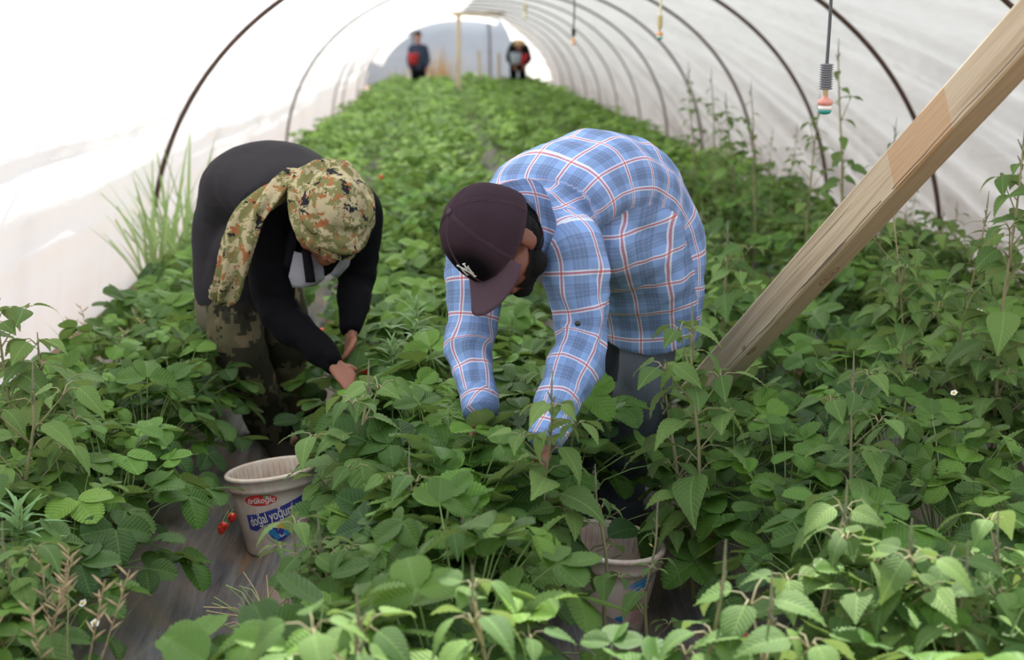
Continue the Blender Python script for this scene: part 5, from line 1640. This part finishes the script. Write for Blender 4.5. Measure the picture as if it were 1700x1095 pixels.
# ================================================================= the two distant people
def far_person(px, py_head, Y, pose, label, top, low, extra):
    hp = at(px, py_head, Y)
    root = empty('person', (hp.x, Y, 0.0)); tag(root, label, 'person')
    bm = bmesh.new()
    if pose == 'stand':
        hz = hp.z
        S = lambda x, y, z: V3(x, y, z)
        H = S(0, 0, hz)
        ellipsoid(bm, H, V3(1, 0, 0), V3(0, 1, 0), V3(0, 0, 1), (.078, .095, .12))
        sh = hz - .26; hi = hz * .54; 
        Limb([K(H, .05), K(S(0, .02, sh + .03), .06)], V3(1, 0, 0), 4).add(bm)
        Limb([K(S(0, .02, sh), .17, .10), K(S(0, .02, (sh + hi) / 2), .15, .11), K(S(0, 0, hi), .16, .12)], V3(1, 0, 0), 4).add(bm)
        for s in (1, -1):
            Limb([K(S(.19 * s, .02, sh - .02), .055), K(S(.24 * s, 0, sh - .30), .045), K(S(.20 * s, -.12, sh - .52), .035)], V3(1, 0, 0), 4).add(bm)
            hand_parts(bm, S(.20 * s, -.12, sh - .52), V3(0, -.4, -1), V3(-s, 0, 0), V3(0, -1, 0), .5)
            Limb([K(S(.09 * s, 0, hi), .095), K(S(.10 * s, -.02, hi * .52), .065), K(S(.11 * s, .02, .08), .045), K(S(.11 * s, -.12, .05), .04, .03)], V3(1, 0, 0), 4).add(bm)
        shl = [Limb([K(S(0, .02, sh + .02), .185, .115), K(S(0, .02, (sh + hi) / 2), .17, .13), K(S(0, 0, hi - .08), .18, .14)], V3(1, 0, 0), 4)] + \
              [Limb([K(S(.17 * s, .02, sh), .07), K(S(.24 * s, 0, sh - .30), .06), K(S(.20 * s, -.11, sh - .49), .05)], V3(1, 0, 0), 4) for s in (1, -1)]
        lgl = [Limb([K(S(.09 * s, 0, hi), .11), K(S(.10 * s, -.02, hi * .52), .085), K(S(.11 * s, .02, .12), .07)], V3(1, 0, 0), 4) for s in (1, -1)]
    else:
        H = V3(0, -.45, hp.z)
        ellipsoid(bm, H, V3(1, 0, 0), V3(0, 1, 0), V3(0, 0, 1), (.078, .11, .10))
        Limb([K(H + V3(0, .05, 0), .055), K(V3(0, -.30, hp.z + .02), .065)], V3(1, 0, 0), 4).add(bm)
        hz = hp.z
        Limb([K(V3(0, -.28, hz), .17, .10), K(V3(0, -.1, hz + .03), .16, .11), K(V3(0, .1, hz - .12), .16, .13)], V3(1, 0, 0), 4).add(bm)
        for s in (1, -1):
            Limb([K(V3(.18 * s, -.28, hz - .02), .055), K(V3(.24 * s, -.38, hz - .28), .045), K(V3(.12 * s, -.50, hz - .45), .035)], V3(1, 0, 0), 4).add(bm)
            hand_parts(bm, V3(.12 * s, -.50, hz - .45), V3(-s * .2, -.3, -1), V3(0, 0, -1) + V3(-s, 0, 0), V3(0, -1, 0), .5)
            Limb([K(V3(.09 * s, .1, hz - .14), .095), K(V3(.11 * s, .0, hz * .45), .065), K(V3(.12 * s, .08, .08), .045), K(V3(.12 * s, -.06, .05), .04, .03)], V3(1, 0, 0), 4).add(bm)
        shl = [Limb([K(V3(0, -.29, hz), .19, .12), K(V3(0, -.1, hz + .03), .19, .135), K(V3(0, .12, hz - .14), .19, .16)], V3(1, 0, 0), 4)] + \
              [Limb([K(V3(.16 * s, -.27, hz), .075), K(V3(.25 * s, -.38, hz - .28), .065), K(V3(.13 * s, -.49, hz - .42), .05)], V3(1, 0, 0), 4) for s in (1, -1)]
        lgl = [Limb([K(V3(.09 * s, .1, hz - .16), .12), K(V3(.11 * s, .0, hz * .45), .09), K(V3(.12 * s, .08, .12), .07)], V3(1, 0, 0), 4) for s in (1, -1)]
    link('body', fuse(bm, .010, 2), M['skin'], root)
    garment('jacket', shl, top, root, voxel=.014, wrinkle=.006, smooth=3)
    garment('trousers', lgl, low, root, voxel=.014, wrinkle=.006, smooth=3)
    extra(root, H)
M['red_cloth'] = denim('red_cloth', (0.40, 0.03, 0.05), (0.55, 0.05, 0.07))
M['navy_cloth'] = denim('navy_cloth', (0.02, 0.03, 0.05), (0.04, 0.05, 0.08))
M['straw_hat'] = simple('straw_hat', (0.55, 0.36, 0.18), 0.8)
M['blue_pl'] = simple('pale_plastic', (0.55, 0.60, 0.75), 0.4)
def ext1(root, H):
    b2 = bmesh.new(); ellipsoid(b2, H + V3(0, .02, .03), V3(1, 0, 0), V3(0, 1, 0), V3(0, 0, 1), (.09, .11, .11)); 
    m = bpy.data.meshes.new('hair'); b2.to_mesh(m); b2.free(); link('hair', m, M['hair'], root)
def ext2(root, H):
    lathe('sun_hat', [(.17, 0.0), (.175, .01), (.10, .03), (.095, .09), (.07, .12), (.01, .125)], M['straw_hat'], root, 24, H + V3(0, 0, .04))
far_person(694, 60, 36.0, 'stand', 'distant person in dark clothes standing at the far left opening', M['navy_cloth'], M['black_cloth'], ext1)
far_person(860, 77, 35.0, 'bend', 'distant bending person in black wearing a pale straw hat', M['black_cloth'], M['black_cloth'], ext2)
def far_bucket(px, py, Y, mat, label):
    p = at(px, py, Y)
    root = empty('bucket', p); tag(root, label, 'bucket')
    lathe('bucket_body', [(.11, -.13), (.135, .12), (.145, .13), (.135, .135), (.10, -.11)], mat, root)
    a = Acc(); a.add(tube_template([(.14 * math.cos(PI * k / 12), 0, .12 + .10 * math.sin(PI * k / 12)) for k in range(13)], .005, 5)); link('handle', a.mesh('handle'), M['tube'], root)
M['red_pl'] = simple('red_plastic', (0.62, 0.04, 0.06), 0.4)
far_bucket(686, 98, 35.7, M['red_pl'], 'red bucket held by the distant standing person')
far_bucket(868, 99, 34.6, M['red_pl'], 'red bucket in front of the distant bending person')
far_bucket(856, 97, 34.5, M['blue_pl'], 'pale bucket in front of the distant bending person')

# ================================================================= the two yogurt buckets
def bucket_material(name, dirt, rx=0.5):
    t = NT(name)
    co = t.coord()
    n1 = t.noise(co, 14.0, 5.0, 0.65); n2 = t.noise(t.map(co, (40, 40, 5)), 1.0, 4.0, 0.7)
    c = t.mix(t.math('MULTIPLY', t.math('SUBTRACT', n1, 0.35, clamp=True), 2.2, clamp=True), (0.66, 0.60, 0.52), dirt)
    c = t.mix(t.math('MULTIPLY', t.math('SUBTRACT', n2, 0.45, clamp=True), 1.8, clamp=True), c, (0.50, 0.30, 0.23))
    return t.done(t.pbsdf(c, 0.5, t.bump(n1, 0.1, 0.003)))
M['bucket'] = bucket_material('dirty_white_plastic', (0.52, 0.38, 0.29))
M['bucket_p'] = bucket_material('pink_stained_plastic', (0.60, 0.36, 0.30))
M['ink_red'] = simple('label_red', (0.62, 0.03, 0.03), 0.5, nscale=20)
M['ink_blue'] = simple('label_blue', (0.035, 0.045, 0.26), 0.5, nscale=20, var=0.3)
M['ink_sky'] = simple('label_sky_blue', (0.03, 0.25, 0.55), 0.5, nscale=40, var=0.5)
M['ink_yellow'] = simple('label_yellow', (0.75, 0.50, 0.08), 0.5)
M['ink_green'] = simple('label_green', (0.12, 0.30, 0.10), 0.5)
M['ink_white'] = simple('label_white', (0.78, 0.74, 0.68), 0.5)
M['ink_pink'] = simple('label_faded_red', (0.55, 0.14, 0.13), 0.5, nscale=60, var=0.4)

RB, RT, BH = 0.107, 0.131, 0.235
def bucket_body(root, mat):
    prof = [(RB - .012, 0.0), (RB - .003, 0.002), (RB, 0.008)]
    for i in range(9): prof.append((RB + (RT - .004 - RB) * i / 8, 0.012 + (BH - .060) * i / 8))
    z = BH - .048
    prof += [(RT - .001, z + .002), (RT + .004, z + .004), (RT + .005, z + .012), (RT + .005, BH - .012), (RT + .009, BH - .010), (RT + .009, BH - .003), (RT + .004, BH), (RT - .003, BH), (RT - .005, BH - .006)]
    prof += [(RT - .007, BH - .05), (RB - .004, .012), (RB - .03, .006), (.001, .006)]
    b = lathe('bucket_body', prof, mat, root, 72)
    # thin ribs inside the rim
    a = Acc()
    for k in range(48):
        an = 2 * PI * k / 48
        a.add(tube_template([((RT - .006 - i * .0012) * math.cos(an), (RT - .006 - i * .0012) * math.sin(an), BH - .012 - i * .014) for i in range(5)], .0014, 4))
    link('inner_ribs', a.mesh('inner_ribs'), mat, root)
    return b
def wrapr(z): return RB + (RT - .004 - RB) * max(0, min(1, (z - .012) / (BH - .06)))
def on_bucket(s, z, off):
    """s: arc length in metres measured at mid height from the front of the label"""
    an = -PI / 2 + s / .12
    r = wrapr(z) + off
    return Vector((r * math.cos(an), r * math.sin(an), z))
def poly_patch(name, outline, off, mat, root):
    """a printed patch: an outline in (s, z) filled, finely cut and laid on the bucket"""
    bm = bmesh.new()
    vs = [bm.verts.new((x, y, 0)) for x, y in outline]
    bm.faces.new(vs)
    bmesh.ops.triangulate(bm, faces=bm.faces)
    for _ in range(3):
        e = [e for e in bm.edges if e.calc_length() > .010]
        if not e: break
        bmesh.ops.subdivide_edges(bm, edges=e, cuts=1); bmesh.ops.triangulate(bm, faces=bm.faces)
    for v in bm.verts: v.co = on_bucket(v.co.x, v.co.y, off)
    bmesh.ops.recalc_face_normals(bm, faces=bm.faces)
    me = bpy.data.meshes.new(name); bm.to_mesh(me); bm.free()
    return link(name, me, mat, root)
def text_patch(name, txt, s0, z0, size, rot, mat, root, off=.0016, shear=0.15, sx=1.0, bold=.0):
    cu = bpy.data.curves.new('txt', 'FONT'); cu.body = txt; cu.size = size; cu.shear = shear; cu.offset = bold
    cu.align_x = 'CENTER'; cu.align_y = 'CENTER'; cu.resolution_u = 4
    o = bpy.data.objects.new('txt', cu); COL.objects.link(o)
    dg = bpy.context.evaluated_depsgraph_get()
    me = bpy.data.meshes.new_from_object(o.evaluated_get(dg)); bpy.data.objects.remove(o)
    bm = bmesh.new(); bm.from_mesh(me); bmesh.ops.triangulate(bm, faces=bm.faces)
    e = [e for e in bm.edges if e.calc_length() > .008]
    if e: bmesh.ops.subdivide_edges(bm, edges=e, cuts=1)
    c, s = math.cos(rot), math.sin(rot)
    for v in bm.verts:
        x, y = v.co.x * sx, v.co.y
        v.co = on_bucket(s0 + x * c - y * s, z0 + x * s + y * c, off)
    bm.to_mesh(me); bm.free(); me.name = name; me.materials.clear()
    return link(name, me, mat, root)

def ell(cx, cz, rx, rz, n=32, a0=0, a1=2 * PI):
    return [(cx + rx * math.cos(a0 + (a1 - a0) * k / n), cz + rz * math.sin(a0 + (a1 - a0) * k / n)) for k in range(n if a1 - a0 > 6 else n + 1)]

def yogurt_bucket():
    root = empty('bucket', (-.445, 3.93, .018), math.radians(-8))
    root.rotation_euler = (math.radians(-4), math.radians(-7), math.radians(0))
    tag(root, 'dirty white yogurt bucket with red and blue printed label beside the path', 'bucket')
    bucket_body(root, M['bucket'])
    poly_patch('label_oval', ell(-.030, .172, .047, .0165), .0006, M['ink_red'], root)
    band = [(-.085, .128), (-.045, .132), (.02, .146), (.10, .170), (.16, .186), (.16, .150), (.10, .134), (.02, .108), (-.030, .098), (-.060, .080), (-.085, .085)]
    poly_patch('label_band', band, .0005, M['ink_blue'], root)
    poly_patch('label_picture', ell(.012, .096, .040, .050, 24, PI * 1.0, PI * 2.0), .0005, M['ink_blue'], root)
    poly_patch('label_picture', [(-.020, .096), (.040, .110), (.046, .090), (.030, .065), (.010, .056), (-.010, .066)], .0009, M['ink_white'], root)
    poly_patch('label_sun', ell(.022, .090, .017, .014), .0012, M['ink_yellow'], root)
    rr = random.Random(3)
    for k in range(9):
        cx = -.016 + .056 * rr.random(); cz = .060 + .020 * rr.random()
        a0 = rr.random() * 6
        poly_patch('label_flower', [(cx + (.008 + .004 * (i % 2)) * math.cos(a0 + i * PI / 4), cz + (.008 + .004 * (i % 2)) * math.sin(a0 + i * PI / 4)) for i in range(8)], .0014 + k * .00005, M['ink_sky'] if k % 3 else M['ink_blue'], root)
    poly_patch('label_leaf', [(-.020, .176), (-.006, .176), (-.004, .187), (-.018, .187)], .0011, M['ink_green'], root)
    poly_patch('label_mark', [(-.016, .190), (-.002, .192), (.002, .196), (-.012, .195)], .0010, M['ink_blue'], root)
    poly_patch('label_mark', [(-.062, .190), (-.058, .190), (-.057, .198), (-.061, .198)], .0010, M['ink_blue'], root)
    a = text_patch('lettering', 'örükoğlu', -.029, .171, .024, .02, M['ink_white'], root, .0016, .2, .86, .0004)
    b = text_patch('lettering', 'doğal yoğurt', -.010, .121, .040, .21, M['ink_white'], root, .0016, .12, .62, .0006)
    # two stripes of the printed arc below the picture
    for rr_, m in ((.056, 'ink_green'), (.062, 'bucket')):
        pass
    acc = Acc(); acc.add(tube_template([on_bucket(.012 + .052 * math.cos(PI + PI * k / 30), .100 + .062 * math.sin(PI + PI * k / 30), .0008) for k in range(31)], .0007, 4))
    link('label_line', acc.mesh('label_line'), M['ink_green'], root)
    # wire handle lying against the side
    h = Acc(); h.add(tube_template([((RT + .012) * math.cos(PI * k / 24 + PI), (RT + .012) * math.sin(PI * k / 24 + PI) * .55, BH - .03 - .0 * k + .10 * math.sin(PI * k / 24) * -1) for k in range(25)], .0016, 5))
    return root
yogurt_bucket()

def second_bucket():
    root = empty('bucket', (.395, 3.32, .012))
    root.rotation_euler = (math.radians(4), math.radians(5), math.radians(20))
    tag(root, 'pink stained white bucket half hidden by leaves below the grey jeans', 'bucket')
    bucket_body(root, M['bucket_p'])
    for k in range(7):
        z = .150 + .004 * k
        s0 = -.005 + .006 * (k % 3)
        poly_patch('label_smear', [(s0 + .02 * math.sin(k), z - .01), (s0 + .06, z + .006), (s0 + .072, z + .012), (s0 + .03, z + .004)], .0006 + .00004 * k, M['ink_sky'], root)
    poly_patch('label_block', [(-.030, .040), (.000, .046), (.000, .085), (-.022, .080)], .0006, M['ink_sky'], root)
    poly_patch('label_block', [(-.045, .030), (.02, .036), (.02, .046), (-.045, .040)], .0007, M['ink_blue'], root)
    for k in range(16):
        z = .055 + .0062 * k
        poly_patch('label_stripe', [(.022, z), (.062 - .001 * k, z + .006), (.062 - .001 * k, z + .008), (.022, z + .002)], .0006, M['ink_pink'], root)
    return root
second_bucket()

# every printed mark that is built of many similar pieces stays on its own bucket
